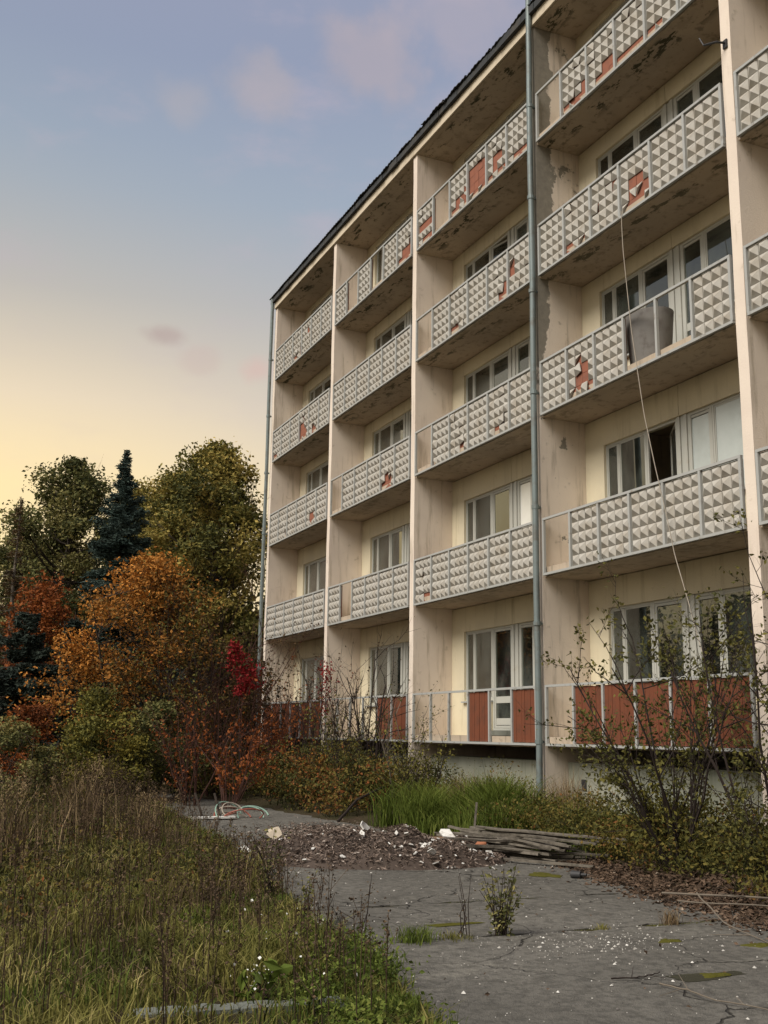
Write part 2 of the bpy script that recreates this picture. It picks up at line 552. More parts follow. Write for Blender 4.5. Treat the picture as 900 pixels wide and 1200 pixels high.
# soil under the plants
m, n, l, b = new_mat('soil', 0.95, 0.1)
v = coords(n, l, world=True)
c = mixc(n, l, mapr(n, l, noise(n, l, v, 0.8, 6, 0.65), 0.35, 0.65), (0.052, 0.048, 0.022), (0.060, 0.042, 0.026))
c = mixc(n, l, mapr(n, l, noise(n, l, v, 14, 6, 0.7), 0.45, 0.7), c, (0.030, 0.024, 0.014))
l.new(c, b.inputs['Base Color'])
bump(n, l, b, noise(n, l, v, 18, 6, 0.7), 0.8, 0.05)
M['soil'] = m

# ------------------------------------------------------------------ ground and road
ROAD_L = np.array([(16.0, -10.2), (12.6, -8.3), (10.1, -7.15), (8.4, -6.85), (6.8, -6.75), (5, -6.35), (2.5, -6.0), (0.3, -5.65), (-5.4, -5.05), (-10.8, -4.6), (-16, -4.4)])
ROAD_R = np.array([(16.0, -3.0), (12, -2.7), (9.5, -2.7), (8.1, -2.75), (5.5, -2.35), (4.4, -2.05), (2.5, -2.0), (0.5, -2.2), (-3, -2.5), (-6, -2.7), (-11, -3.3), (-16, -3.6)])


def road_l(x):
    return np.interp(x, ROAD_L[::-1, 0], ROAD_L[::-1, 1])


def road_r(x):
    return np.interp(x, ROAD_R[::-1, 0], ROAD_R[::-1, 1])


def gz(x, y):
    x, y = np.asarray(x, float), np.asarray(y, float)
    berm = np.clip((y - road_r(x) - 0.15) / 2.2, 0, 1) * 0.34 * np.where(x > -17, 1, 0.3)
    left = np.clip((road_l(x) - y - 0.15) / 1.2, 0, 1)
    return berm + left * (0.03 + 0.035 * wob(x, y, 1.1)) * (np.abs(x) < 60)


def geo(a, b, step, far):
    c = list(np.arange(a, b + 1e-6, step))
    s, lo = step, a
    while lo > -far:
        s *= 1.5
        lo -= s
        c.insert(0, lo)
    s, hi = step, b
    while hi < far:
        s *= 1.5
        hi += s
        c.append(hi)
    return np.array(c)


gx, gy = geo(-24, 18, 0.3, 900), geo(-14, 2, 0.3, 900)
GX, GY = np.meshgrid(gx, gy, indexing='ij')
g = MB()
ni, nj = GX.shape
ii, jj = np.meshgrid(np.arange(ni - 1), np.arange(nj - 1), indexing='ij')
q0 = (ii * nj + jj).ravel()
g.add(np.stack([GX, GY, gz(GX, GY) - 0.002], -1), np.stack([q0, q0 + nj, q0 + nj + 1, q0 + 1], -1))
tag(g.build('ground', M['soil'], smooth=True), 'dark earth beneath the grass and shrubs', kind='structure')


def road_piece(x0, x1, seed):
    g = MB()
    xs = np.linspace(x0, x1, max(4, int((x1 - x0) / 0.08)))
    ny = 26
    j0 = 0.035 * np.sin(np.arange(ny) * 1.3 + seed) + 0.02 * np.sin(np.arange(ny) * 3.1 + seed)
    V = []
    for i, x in enumerate(xs):
        a = road_l(x) + 0.10 * wob(x * 4, seed, 1.0) + 0.05 * math.sin(x * 17)
        b = road_r(x) + 0.12 * wob(x * 3, seed + 3, 1.2)
        yy = np.linspace(a, b, ny)
        e = 1.0 if i in (0, len(xs) - 1) else 0.0
        V.append(np.stack([x + e * j0, yy, 0.012 + 0.006 * wob(np.full(ny, x), yy, 0.9, seed)], -1))
    V = np.array(V)
    n0 = len(xs)
    ii, jj = np.meshgrid(np.arange(n0 - 1), np.arange(ny - 1), indexing='ij')
    q = (ii * ny + jj).ravel()
    fq = np.stack([q, q + ny, q + ny + 1, q + 1], -1)
    V = V.reshape(-1, 3)
    g.add(V, fq)
    lo = V.copy()
    lo[:, 2] = -0.03
    rim = list(range(0, n0 * ny, ny)) + [(n0 - 1) * ny + j for j in range(1, ny)] + [i * ny + ny - 1 for i in range(n0 - 2, -1, -1)] + list(range(ny - 2, 0, -1))
    rv = np.concatenate([V[rim], lo[rim]])
    k = len(rim)
    a = np.arange(k)
    g.add(rv, np.stack([a, a + k, (a + 1) % k + k, (a + 1) % k], -1))
    return tag(g.build('road', M['asphalt'], smooth=False), 'cracked grey asphalt path beside the building', kind='structure')


JOINTS = [-16, -6.2, 1.2, 6.25, 7.92, 16]
for k in range(len(JOINTS) - 1):
    road_piece(JOINTS[k] + (0.022 if k else 0), JOINTS[k + 1] - 0.022, k * 2.1)

# ------------------------------------------------------------------ the apartment building
W = 5.2246
ZF = [1.4347, 4.3320, 7.2324, 9.9137, 12.6311]      # bottom of each railing
RH = 1.0167
ZTOP = 15.13
YB = 0.95                                            # face of the loggia back wall
HALF = 0.1
BX = [-3 * W, -2 * W, -W, 0.0, W]                    # left wall axis of each bay
bld = empty('apartment_building', (-2.6, 0, 0), 'five storey concrete apartment building with rows of recessed balconies', 'building')
OFF = Vector((2.6, 0, 0))


def part(mb, name, mat, parent=None, **kw):
    o = mb.build(name, mat, parent or bld, **kw)
    if parent is None:
        o.location = OFF
    return o


# cross walls
for k in range(6):
    x = (k - 3) * W
    g = MB()
    zt = ZTOP if k else ZTOP
    # slightly irregular front edge made of short courses
    zs = np.linspace(-0.3, zt - 0.003, 26)
    fr_ = 0.004 * np.sin(np.arange(26) * 2.1 + k) + 0.003 * np.sin(np.arange(26) * 5.3 + k)
    for sgn in (0,):
        V, F = [], []
        for i, z in enumerate(zs):
            V += [(x - HALF, 6.0, z), (x - HALF, fr_[i], z), (x + HALF, fr_[i] * 0.7, z), (x + HALF, 6.0, z)]
        V = np.array(V)
        i = np.arange(25)[:, None] * 4
        j = np.arange(4)[None, :]
        F = np.stack([i + j, i + (j + 1) % 4, i + 4 + (j + 1) % 4, i + 4 + j], -1).reshape(-1, 4)
        g.add(V, F)
        g.add(V[-4:], np.array([[0, 1, 2, 3]]))
    o = part(g, 'cross_wall', M['peel_plaster'] if k == 3 else M['side_plaster'])
    if k == 3:
        o['label'] = 'cross wall with peeling plaster and bare grey concrete'

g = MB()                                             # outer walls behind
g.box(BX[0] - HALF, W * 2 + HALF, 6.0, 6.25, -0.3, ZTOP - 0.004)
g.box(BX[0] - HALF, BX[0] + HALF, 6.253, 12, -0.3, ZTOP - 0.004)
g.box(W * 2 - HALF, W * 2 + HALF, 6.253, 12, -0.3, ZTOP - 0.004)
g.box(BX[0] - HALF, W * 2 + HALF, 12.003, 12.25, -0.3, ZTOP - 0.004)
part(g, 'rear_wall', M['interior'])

# plinth, set back under the lowest balconies
for bx in BX:
    g = MB()
    g.box(bx + HALF + .003, bx + W - HALF - .003, 0.45, 0.85, -0.3, 1.17)
    part(g, 'plinth', M['plinth'])

# floor slabs, one per loggia
for f in range(5):
    for bx in BX:
        g = MB()
        x0, x1 = bx + HALF + 0.003, bx + W - HALF - 0.003
        zb, zt = ZF[f] - 0.035, ZF[f] + 0.15
        V, nx = [], 25
        for i in range(nx):
            x = x0 + (x1 - x0) * i / (nx - 1)
            e = 0.008 * math.sin(i * 2.7 + f + bx) + 0.006 * math.sin(i * 5.9 + f)
            V += [(x, 5.99, zb), (x, 0.035 + e, zb + 0.012 + e * .5), (x, 0.03 + e * 0.5, zt), (x, 5.99, zt)]
        V = np.array(V)
        i = np.arange(nx - 1)[:, None] * 4
        j = np.arange(4)[None, :]
        g.add(V, np.stack([i + j, i + 4 + j, i + 4 + (j + 1) % 4, i + (j + 1) % 4], -1).reshape(-1, 4))
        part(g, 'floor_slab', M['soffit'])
for bx in BX:                                        # top slab, its cream edge and soffit
    g = MB()
    x0, x1 = bx - HALF, bx + W - HALF - 0.003
    g.box(x0, x1, 0.0, 5.99, ZTOP, ZTOP + 0.2)
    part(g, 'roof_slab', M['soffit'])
    g = MB()
    g.box(x0, x1, -0.05, -0.003, ZTOP + 0.015, ZTOP + 0.27)
    part(g, 'eaves_fascia', M['fascia'])

# dark eaves board and corrugated roof sheets
g = MB()
xs = np.linspace(BX[0] - 0.25, 2 * W + 0.2, 60)
for a, b_ in zip(xs[:-1], xs[1:]):
    e = random.uniform(-0.012, 0.012)
    g.box(a, b_ - 0.004, -0.13 + e, -0.055, ZTOP + 0.22 + e, ZTOP + 0.37)
part(g, 'eaves_board', M['roofing'])
xx = BX[0] - 0.3
k = 0
while xx < 2 * W + 0.2:
    w = 1.08
    g = MB()
    nn = 34
    wavy = 0.011 if xx > -2 * W - 1 else 0.008
    sx = np.linspace(0, w, nn)
    zc = wavy * np.cos(sx / 0.155 * 2 * math.pi)
    rag = 0.012 * np.sin(sx * 9 + k) * (1 if xx > -9 else 0.2)
    rows = []
    for t, (yy, zz_) in enumerate(((-0.18, 0.0), (-0.05, 0.025), (1.2, 0.30), (3.4, 0.75))):
        rows.append(np.stack([sx, yy + (rag if t == 0 else 0 * sx), zz_ + zc], -1))
    top = np.concatenate(rows)
    bot = top - np.array([0, 0, 0.018])
    V = np.concatenate([top, bot])
    F = []
    for r_ in range(3):
        i = np.arange(nn - 1) + r_ * nn
        F.append(np.stack([i, i + 1, i + nn + 1, i + nn], -1))
        F.append(np.stack([i, i + nn, i + nn + 1, i + 1], -1) + 4 * nn)
    i = np.arange(nn - 1)
    F.append(np.stack([i, i + 4 * nn, i + 1 + 4 * nn, i + 1], -1))
    g.add(V, np.concatenate(F))
    o = part(g, 'roof_sheet', M['roofing'])
    loose = xx > -9
    o.location = OFF + Vector((xx, random.uniform(-0.03, 0.03) if loose else 0, ZTOP + 0.395 + (k % 2) * 0.012 + (random.uniform(-0.01, 0.025) if loose else 0)))
    o.rotation_euler = (random.uniform(-0.012, 0.012) if loose else 0, random.uniform(-0.02, 0.02) if loose else 0, 0)
    xx += 1.04
    k += 1

# back walls of the loggias with their openings
WX0, WM, WD, WP0, WP1, WD2, WE = 0.66, 1.80, 2.60, 2.60, 2.93, 3.68, 4.56
for f in range(5):
    zl = ZF[f] + 0.153
    zc = (ZF[f + 1] - 0.038) if f < 4 else ZTOP - 0.003
    zs, zh = ZF[f] + 0.86, ZF[f] + 2.34
    for bx in BX:
        g = MB()
        x0, x1 = bx + HALF + 0.003, bx + W - HALF - 0.003
        g.box(x0, bx + WX0, YB, YB + 0.25, zl, zc)
        g.box(bx + WE, x1, YB, YB + 0.25, zl, zc)
        g.box(bx + WX0 + .001, bx + 2.70, YB, YB + 0.25, zh, zc)
        g.box(bx + 2.709, bx + WE - .001, YB + 0.002, YB + 0.25, zh, zc)
        g.box(bx + WX0 + .001, bx + WM, YB, YB + 0.25, zl, zs)
        g.box(bx + WD2, bx + WE - .001, YB, YB + 0.25, zl, zs)
        part(g, 'loggia_wall', M['back_plaster'])
        # white boarded pier between the two flats
        g = MB()
        for i in range(4):
            w = (WP1 - WP0) / 4
            g.box(bx + WP0 + i * w + .003, bx + WP0 + (i + 1) * w - .003, YB + 0.03 + (i % 2) * 0.02, YB + 0.2, zl, zh - 0.003)
        part(g, 'boarded_pier', M['frame_white'])


def bars(g, x0, x1, z0, z1, y, w=0.05, d=0.06):
    g.box(x0, x0 + w, y, y + d, z0, z1)
    g.box(x1 - w, x1, y, y + d, z0, z1)
    g.box(x0 + w, x1 - w, y + 0.002, y + d, z0, z0 + w)
    g.box(x0 + w, x1 - w, y + 0.002, y + d, z1 - w, z1)


def pane(x0, x1, z0, z1, y, parent, label=None):
    g = MB()
    g.box(x0, x1, y, y + 0.006, z0, z1)
    o = g.build('pane', M['glass'], parent)
    if label:
        o['label'] = label
    return o


M['painted_sky'] = dirty('painted_sky_pane', (0.50, 0.55, 0.53), (0.36, 0.40, 0.38), 0.12, 0.6, lo=0.4, hi=0.8, scale=1.5, fine=5, st=0.02)  # opaque panes, the pale sky reflection painted into their colour
M['painted_sky_white'] = dirty('painted_sky_white_pane', (0.80, 0.80, 0.74), (0.66, 0.66, 0.60), 0.15, 0.6, lo=0.4, hi=0.8, scale=1.5, fine=5, st=0.02)


def paint_sky_panes(os_, mat):
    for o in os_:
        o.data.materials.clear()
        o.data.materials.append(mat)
        o['label'] = 'window pane with pale sky reflection painted in'


def curtain(x0, x1, z0, z1, y, parent, mat):
    g = MB()
    nn = 40
    sx = np.linspace(x0, x1, nn)
    yy = y + 0.012 * np.sin(np.arange(nn) * 1.7)
    V = np.concatenate([np.stack([sx, yy, np.full(nn, z0)], -1), np.stack([sx, yy, np.full(nn, z1)], -1),
                        np.stack([sx, yy + .004, np.full(nn, z0)], -1), np.stack([sx, yy + .004, np.full(nn, z1)], -1)])
    i = np.arange(nn - 1)
    g.add(V, np.concatenate([np.stack([i, i + 1, i + nn + 1, i + nn], -1), np.stack([i, i + nn, i + nn + 1, i + 1], -1) + 2 * nn]))
    return g.build('curtain', mat, parent)


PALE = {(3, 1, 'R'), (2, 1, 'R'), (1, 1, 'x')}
TAN = {(3, 2, 'R')}
rw = random.Random(5)
for f in range(5):
    zs, zh, zd = ZF[f] + 0.863, ZF[f] + 2.337, ZF[f] + 0.26
    for b_, bx in enumerate(BX):
        yw = YB + 0.05
        # left flat: narrow sash, wide sash; right flat mirrored
        for side in 'LR':
            mir = (lambda x: x) if side == 'L' else (lambda x: WX0 + WE - x)
            g = MB()
            xa, xb = sorted((bx + mir(WX0 + .003), bx + mir(WM - .003)))
            bars(g, xa, xb, zs, zh, yw, 0.038, 0.03)
            ms, me = sorted((bx + mir(0.995), bx + mir(1.055)))
            g.box(ms, me, yw + .001, yw + .033, zs + .05, zh - .05)
            # inner sashes
            s1 = sorted((bx + mir(WX0 + .043), bx + mir(0.992)))
            s2 = sorted((bx + mir(1.058), bx + mir(WM - .043)))
            for s_ in (s1, s2):
                bars(g, s_[0], s_[1], zs + .040, zh - .040, yw + 0.008, 0.026, 0.02)
            root = g.build('window', M['frame_white'], bld)
            root.location = OFF
            for s_ in (s1, s2):
                pn = pane(s_[0] + .027, s_[1] - .027, zs + .067, zh - .067, yw + 0.016, root)
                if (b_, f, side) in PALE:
                    paint_sky_panes([pn], M['painted_sky_white'] if b_ == 2 else M['painted_sky'])
            g = MB()
            g.box(xa - 0.02, xb + 0.02, YB - 0.07, yw - 0.003, zs - 0.035, zs - 0.004)
            g.build('window_sill', M['rail'], root)
            if (b_, f, side) in PALE:
                pass
            elif rw.random() < 0.12:
                curtain(xa + .03, xb - .03, zs + .05, zh - .05, yw + .045, root, M['curtain'])
            elif rw.random() < 0.15:
                c0 = xa + .08
                curtain(c0, c0 + 0.5, zs + .05, zh - .05, yw + .22, root, M['curtain'])
            # balcony door
            xa, xb = sorted((bx + mir(WM + .003), bx + mir(WP0 - .003)))
            g = MB()
            bars(g, xa, xb, zd, zh, yw, 0.045, 0.035)
            la, lb = xa + .047, xb - .047
            g2 = MB()
            bars(g2, la, lb, zd + .05, zh - .05, 0.0, 0.045, 0.026)
            g2.box(la + .055, lb - .055, 0.003, 0.027, zd + .106, zd + .24)
            g2.box(la + .055, lb - .055, 0.003, 0.027, ZF[f] + 0.80, ZF[f] + 0.93)
            root = g.build('balcony_door', M['frame_white'], bld)
            root.location = OFF
            leaf = g2.build('door_leaf', M['frame_white'], root)
            leaf.location = (0, yw + 0.012, 0)
            tilt = (b_, f, side) in {(2, 3, 'L'), (0, 4, 'R'), (3, 1, 'L')}
            panes = [pane(la + .056, lb - .056, zd + .242, ZF[f] + .798, yw + 0.024, root),
                     pane(la + .056, lb - .056, ZF[f] + .932, zh - .107, yw + 0.024, root)]
            if tilt:
                ang = 0.16 if (b_, f) == (2, 3) else 0.55
                hx = lb if (b_, f) == (3, 1) else la
                for o in [leaf] + panes:
                    d0 = Vector(o.location)
                    R = Matrix.Rotation(-ang if hx == lb else ang, 4, 'Z')
                    piv = Vector((hx, yw + 0.03, 0))
                    o.matrix_local = Matrix.Translation(piv) @ R @ Matrix.Translation(-piv) @ Matrix.Translation(d0)
            g = MB()
            g.box(xa - .01, xb + .01, YB - 0.1, yw - .003, zd - 0.10, zd - 0.004)
            g.build('threshold', M['concrete'], root)
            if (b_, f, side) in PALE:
                paint_sky_panes(panes, M['painted_sky_white'] if b_ == 2 else M['painted_sky'])
            elif rw.random() < 0.08:
                curtain(xa + .03, xb - .03, zd + .1, zh - .05, yw + .045, root, M['curtain'])
            elif (b_, f, side) in TAN:
                curtain(xa + .03, xb - .03, zd + .1, zh - .05, yw + .05, root, M['curtain_tan'])

# balcony railings: frame, posts, backing boards, faceted white tiles
FULL = '1111/1111/1111/1111/1111'
D4 = '1111/1111/1111/1111/'
SPEC = {
    (3, 4): ['O', '1111/1111/1111/1110/0000', '1111/1111/1111/1100/1000', D4 + '0000', D4 + '0011', FULL],
    (3, 3): [FULL, D4 + '0001', '1111/1110/1111/1111/1111', '1111/1111/1001/1000/0000', FULL, FULL],
    (3, 2): [FULL, '1111/1011/1101/1001/0010', FULL, 'O', 'O', FULL],
    (3, 1): ['O', FULL, FULL, FULL, FULL, FULL],
    (3, 0): ['O', 'R', 'R', 'R', 'R', 'R'],
    (2, 4): ['1111/1111/0000/1111/0000', 'O', '1111/1111/1110/1000/0010', '1111/0000/0000/0000/0000', '1111/1111/1001/1011/0100', D4 + '1000'],
    (2, 3): ['O', FULL, D4 + '0011', FULL, '1111/1111/1111/1110/1100', '1111/0111/0111/1111/1111'],
    (2, 2): ['O', D4 + '0111', D4 + '1101', FULL, D4 + '1011', FULL],
    (2, 1): [D4 + '1100', FULL, FULL, FULL, FULL, FULL],
    (2, 0): ['O', 'O', 'O', 'R', 'O', 'R'],
    (1, 4): [FULL, 'O', FULL, 'O', FULL, '1111/1111/1110/1000/0000'],
    (1, 3): [FULL] * 6,
    (1, 2): ['O', FULL, FULL, FULL, '1111/1111/1111/1001/0001', FULL],
    (1, 1): [FULL, 'O', FULL, FULL, FULL, FULL],
    (1, 0): ['O', 'O', 'O', 'O', 'R', 'R'],
    (0, 4): [FULL, FULL, '1111/1111/1111/1110/0010', '1111/1101/1111/1111/1111', FULL, FULL],
    (0, 3): [D4 + '0011', FULL, FULL, '1111/1011/0011/0001/0001', '1111/1111/1111/1011/1001', FULL],
    (0, 2): [FULL, D4 + '1110', FULL, FULL, '1111/1111/1111/1001/1001', FULL],
    (0, 1): [FULL] * 6,
    (0, 0): ['R'] * 6,
    (4, 4): [FULL] * 6, (4, 3): [FULL] * 6, (4, 2): [FULL] * 6, (4, 1): [FULL] * 6, (4, 0): ['R'] * 6,
}
TW = (W - 2 * 0.16) / 6
CW, CH = (TW - 0.045) / 4, (RH - 0.085) / 5


def tile_geo(variant):
    r = random.Random(variant)
    e = 0.003
    hx, hz = CW / 2 - e, CH / 2 - e
    d = 0.076 + r.uniform(-0.004, 0.004)
    ax, az = r.uniform(-0.006, 0.006), r.uniform(-0.006, 0.006)
    b = 0.012
    V = [(-hx, 0, -hz), (hx, 0, -hz), (hx, 0, hz), (-hx, 0, hz), (-hx, -b, -hz), (hx, -b, -hz), (hx, -b, hz), (-hx, -b, hz), (ax, -d, az)]
    Q = np.array([[0, 1, 5, 4], [1, 2, 6, 5], [2, 3, 7, 6], [3, 0, 4, 7]])
    T = np.array([[4, 5, 8], [5, 6, 8], [6, 7, 8], [7, 4, 8]])
    return np.array(V), [Q, T]


TILE_GEO = [tile_geo(i) for i in range(5)]
TILE_ME = []
for i, (V, F) in enumerate(TILE_GEO):
    g = MB()
    g.add(V, F)
    TILE_ME.append(g.mesh('facing_tile', M['tile_white']))


FRAG_GEO = []
for i, (V, F) in enumerate(TILE_GEO):
    FRAG_GEO.append((V, [np.array([[4, 5, 8], [5, 6, 8], [6, 4, 8]])] if i % 2 else [np.array([[7, 4, 8], [4, 5, 8], [5, 7, 8]])]))
FRAG_ME = []
for V, F in FRAG_GEO:
    g = MB()
    g.add(V, F)
    FRAG_ME.append(g.mesh('tile_fragment', M['tile_white']))


def project(p):
    d = np.array(p) - CAM
    z = d @ fw
    return 450 + FPX * (d @ r2) / z, 600 - FPX * (d @ u2) / z, z


def board_mesh(kind, seed):
    r = random.Random(seed)
    g = MB()
    w, h = TW - 0.045, RH - 0.085
    if kind == 'R':
        nb = 8
        for i in range(nb):
            dy = r.uniform(-0.006, 0.004)
            g.box(-w / 2 + i * w / nb + .002, -w / 2 + (i + 1) * w / nb - .002, dy, 0.02 + dy, -h / 2 + r.uniform(0, .012), h / 2 - r.uniform(0, .02))
    else:
        for i in range(4):
            for j in range(5):
                dy = r.uniform(-0.004, 0.003)
                g.box(-w / 2 + i * CW + .0025, -w / 2 + (i + 1) * CW - .0025, dy, 0.018 + dy, -h / 2 + j * CH + .0025, -h / 2 + (j + 1) * CH - .0025)
        g.box(-w / 2, w / 2, 0.0221, 0.03, -h / 2, h / 2)
    return g.mesh('backing_board', M['red_board'] if kind == 'R' else M['brick_red'])


BOARD = {'R': [board_mesh('R', i) for i in range(4)], 'T': [board_mesh('T', i + 9) for i in range(4)]}
post_g = MB()
post_g.box(-0.024, 0.024, -0.024, 0.021, 0.042, RH - 0.042)
POST_ME = post_g.mesh('post', M['rail'])
tiles = []
rt_ = random.Random(11)
YR = 0.0                                             # plane of the railing
for (b_, f), panels in SPEC.items():
    bx = BX[b_]
    x0, x1, z0 = bx + 0.16, bx + W - 0.16, ZF[f]
    g = MB()
    g.box(x0 - 0.02, x1 + 0.02, YR - 0.025, YR + 0.022, z0 + RH - 0.04, z0 + RH)
    g.box(x0 - 0.02, x1 + 0.02, YR - 0.027, YR + 0.024, z0, z0 + 0.04)
    rail = g.build('balcony_railing', M['rail'], bld)
    rail.location = OFF
    for i in range(7):
        p = link('post', POST_ME, rail, (x0 + i * TW, YR + (0.0 if 0 < i < 6 else 0.0), z0))
        p.rotation_euler = (0, rt_.uniform(-0.006, 0.006), 0)
    for i, s in enumerate(panels):
        cx, cz = x0 + (i + 0.5) * TW, z0 + RH / 2
        if s == 'O':
            continue
        if s == 'R':
            o = link('backing_board', BOARD['R'][(i + f + b_) % 4], rail, (cx, YR + 0.01, cz))
            continue
        lean = rt_.uniform(-0.01, 0.01)
        o = link('backing_board', BOARD['T'][(i + f + b_) % 4], rail, (cx, YR + 0.036, cz))
        for r_, row in enumerate(s.split('/')):
            for c_, ch in enumerate(row):
                if ch == '0' and rt_.random() < 0.22:
                    fo = link('tile_fragment', FRAG_ME[rt_.randrange(5)], rail, (cx - (TW - .045) / 2 + (c_ + .5) * CW, YR + 0.033, z0 + 0.0425 + (4.5 - r_) * CH))
                    fo.rotation_euler = (0, rt_.choice((0, math.pi / 2, math.pi)) + rt_.uniform(-.1, .1), 0)
                    fo.scale = (0.93, 0.8, 0.93)
                if ch == '1':
                    px, pz = cx - (TW - .045) / 2 + (c_ + .5) * CW, z0 + 0.0425 + (4.5 - r_) * CH
                    damaged = s != FULL and rt_.random() < 0.12
                    rot = (rt_.uniform(-0.12, 0.02) * damaged + lean, rt_.uniform(-0.35, 0.35) * damaged + rt_.uniform(-0.012, 0.012), rt_.uniform(-0.14, 0.14) * damaged + rt_.uniform(-0.01, 0.01))
                    tiles.append((rail, px, YR + 0.031 - 0.02 * damaged, pz, rot, rt_.randrange(5)))


def size_key(t):
    u, v, z = project((t[1], t[2], t[3]))
    inside = -5 < u < 905 and -5 < v < 1205
    return (0 if inside else 1, z)


tiles.sort(key=size_key)
for t in tiles[:300]:
    o = link('facing_tile', TILE_ME[t[5]], t[0], (t[1], t[2], t[3]))
    o.rotation_euler = t[4]
g = MB()
for t in tiles[300:]:
    V, F = TILE_GEO[t[5]]
    from mathutils import Euler
    R = np.array(Euler(t[4]).to_matrix())
    g.add(V @ R.T + np.array(t[1:4]), F)
o = part(g, 'facing_tiles', M['tile_white'])
o['kind'] = 'stuff'

# downpipes
for (px, zt, zb) in ((0.07, ZTOP + 0.62, 0.55), (BX[0] - 0.12, ZTOP + 0.42, 0.1)):
    g = MB()
    n_ = 14
    z_ = np.linspace(zb, zt, n_)
    g.tube(np.stack([px + 0.008 * np.sin(np.arange(n_) * 1.7), np.full(n_, -0.11) + 0.006 * np.sin(np.arange(n_)), z_], -1), 0.056, 12)
    p = part(g, 'downpipe', M['pipe'], smooth=True)
    for zc in (1.5, 3.5, 5.556, 7.674, 9.628, 11.5, 13.4):
        g = MB()
        g.tube([(px, -0.11, zc - 0.035), (px, -0.11, zc + 0.035)], 0.068, 12)
        g.box(px - 0.02, px + 0.02, -0.045, -0.0105, zc - 0.02, zc + 0.02)
        g.build('pipe_collar', M['pipe'], p)
# bracket on the pillar edge, high up
g = MB()
g.tube([(5.235, -0.01, 11.48), (5.21, -0.16, 11.47), (5.10, -0.30, 11.44)], 0.017, 6)
g.tube([(5.10, -0.30, 11.44), (5.03, -0.31, 11.60)], 0.011, 6)
g.box(5.19, 5.27, -0.03, -0.006, 11.40, 11.53)
part(g, 'steel_bracket', M['black_metal'])
# vent plate on the plinth
g = MB()
g.box(0.50, 0.63, 0.435, 0.447, 0.72, 0.90)
part(g, 'vent_plate', M['black_metal'])

# ------------------------------------------------------------------ things on the building
g = MB()                                             # bent sheet tub standing on the third balcony
nn = 22
an = np.linspace(-2.0, 2.0, nn) - 1.3
for (rs, flip) in ((1.0, 0), (0.955, 1)):
    V = []
    for zz_, rr in ((0.0, 0.36), (0.45, 0.40), (0.90, 0.44)):
        V.append(np.stack([np.cos(an) * rr * rs, np.sin(an) * rr * rs * 0.8, np.full(nn, zz_)], -1))
    V = np.concatenate(V)
    for r_ in range(2):
        i = np.arange(nn - 1) + r_ * nn
        q = np.stack([i, i + 1, i + nn + 1, i + nn], -1)
        g.add(V, q[:, ::-1] if flip else q)
o = g.build('metal_tub', M['grey_tub'], smooth=True, loc=(2.68, 0.46, ZF[2] + 0.152))
tag(o, 'bent grey sheet tub standing behind the open balcony railing', 'tub')

g = MB()
cp = np.array([(2.72, -0.06, 10.0), (2.78, -0.09, 9.3), (2.93, -0.10, 7.9), (3.2, -0.12, 6.42), (3.41, -0.12, 5.57), (3.6, -0.1, 4.8), (3.754, -0.1, 4.17), (4.075, -0.16, 3.46), (4.434, -0.3, 2.85), (4.8, -0.5, 2.45), (5.0, -0.6, 1.6)])
tt = np.linspace(0, len(cp) - 1, 60)
cp = np.stack([np.interp(tt, np.arange(len(cp)), cp[:, i]) for i in range(3)], -1)
g.tube(cp, 0.0075, 5)
tag(g.build('cable', M['cable'], smooth=True), 'thin pale cable dangling from the upper balcony down past three floors', 'cable')

# ------------------------------------------------------------------ plants: generators
def leaf_cards(mb, P, size, r, tint, flat=0.3, aspect=0.55):
    """one folded leaf per point: four vertices, two triangles"""
    n = len(P)
    if n == 0:
        return
    d = r.normal(size=(n, 3))
    d[:, 2] *= (1 - flat)
    d /= np.linalg.norm(d, axis=1)[:, None] + 1e-9
    s = np.cross(d, r.normal(size=(n, 3)))
    s /= np.linalg.norm(s, axis=1)[:, None] + 1e-9
    nrm = np.cross(d, s)
    sz = (np.asarray(size) * r.uniform(0.6, 1.35, n))[:, None] if np.isscalar(size) else (size * r.uniform(0.6, 1.35, n))[:, None]
    a, c = P - d * sz * 0.5, P + d * sz * 0.5
    m_ = P + nrm * sz * 0.12
    b1, b2 = m_ + s * sz * aspect * 0.5, m_ - s * sz * aspect * 0.5
    V = np.stack([a, b1, c, b2], 1).reshape(-1, 3)
    i = np.arange(n)[:, None] * 4
    F = np.concatenate([i + np.array([[0, 1, 2]]), i + np.array([[0, 2, 3]])])
    mb.add(V, F, np.repeat(tint, 4))


def blades(mb, P, h, r, tint, width=0.012, lean=0.35, segs=2):
    """grass blades: tapered, bending strips"""
    n = len(P)
    h = np.broadcast_to(np.asarray(h, float), (n,)) * r.uniform(0.5, 1.2, n)
    a = r.uniform(0, 2 * math.pi, n)
    dirv = np.stack([np.cos(a), np.sin(a), np.zeros(n)], -1)
    side = np.stack([-np.sin(a), np.cos(a), np.zeros(n)], -1)
    b_ = r.uniform(0, 2 * math.pi, n)
    side = np.stack([np.cos(b_), np.sin(b_), np.zeros(n)], -1)
    ln = r.uniform(0.1, 1.0, n)[:, None] * lean * h[:, None]
    w = width * r.uniform(0.6, 1.4, n)[:, None]
    z = np.array([0, 0, 1.0])
    p0 = P
    p1 = P + z * (h * 0.55)[:, None] + dirv * ln * 0.3
    p2 = P + z * (h * (1 - 0.25 * lean))[:, None] + dirv * ln
    V = np.stack([p0 - side * w / 2, p0 + side * w / 2, p1 - side * w * .4, p1 + side * w * .4, p2], 1).reshape(-1, 3)
    i = np.arange(n)[:, None] * 5
    mb.add(V, [(i + np.array([[0, 1, 3, 2]])), (i + np.array([[2, 3, 4]]))], np.repeat(tint, 5))


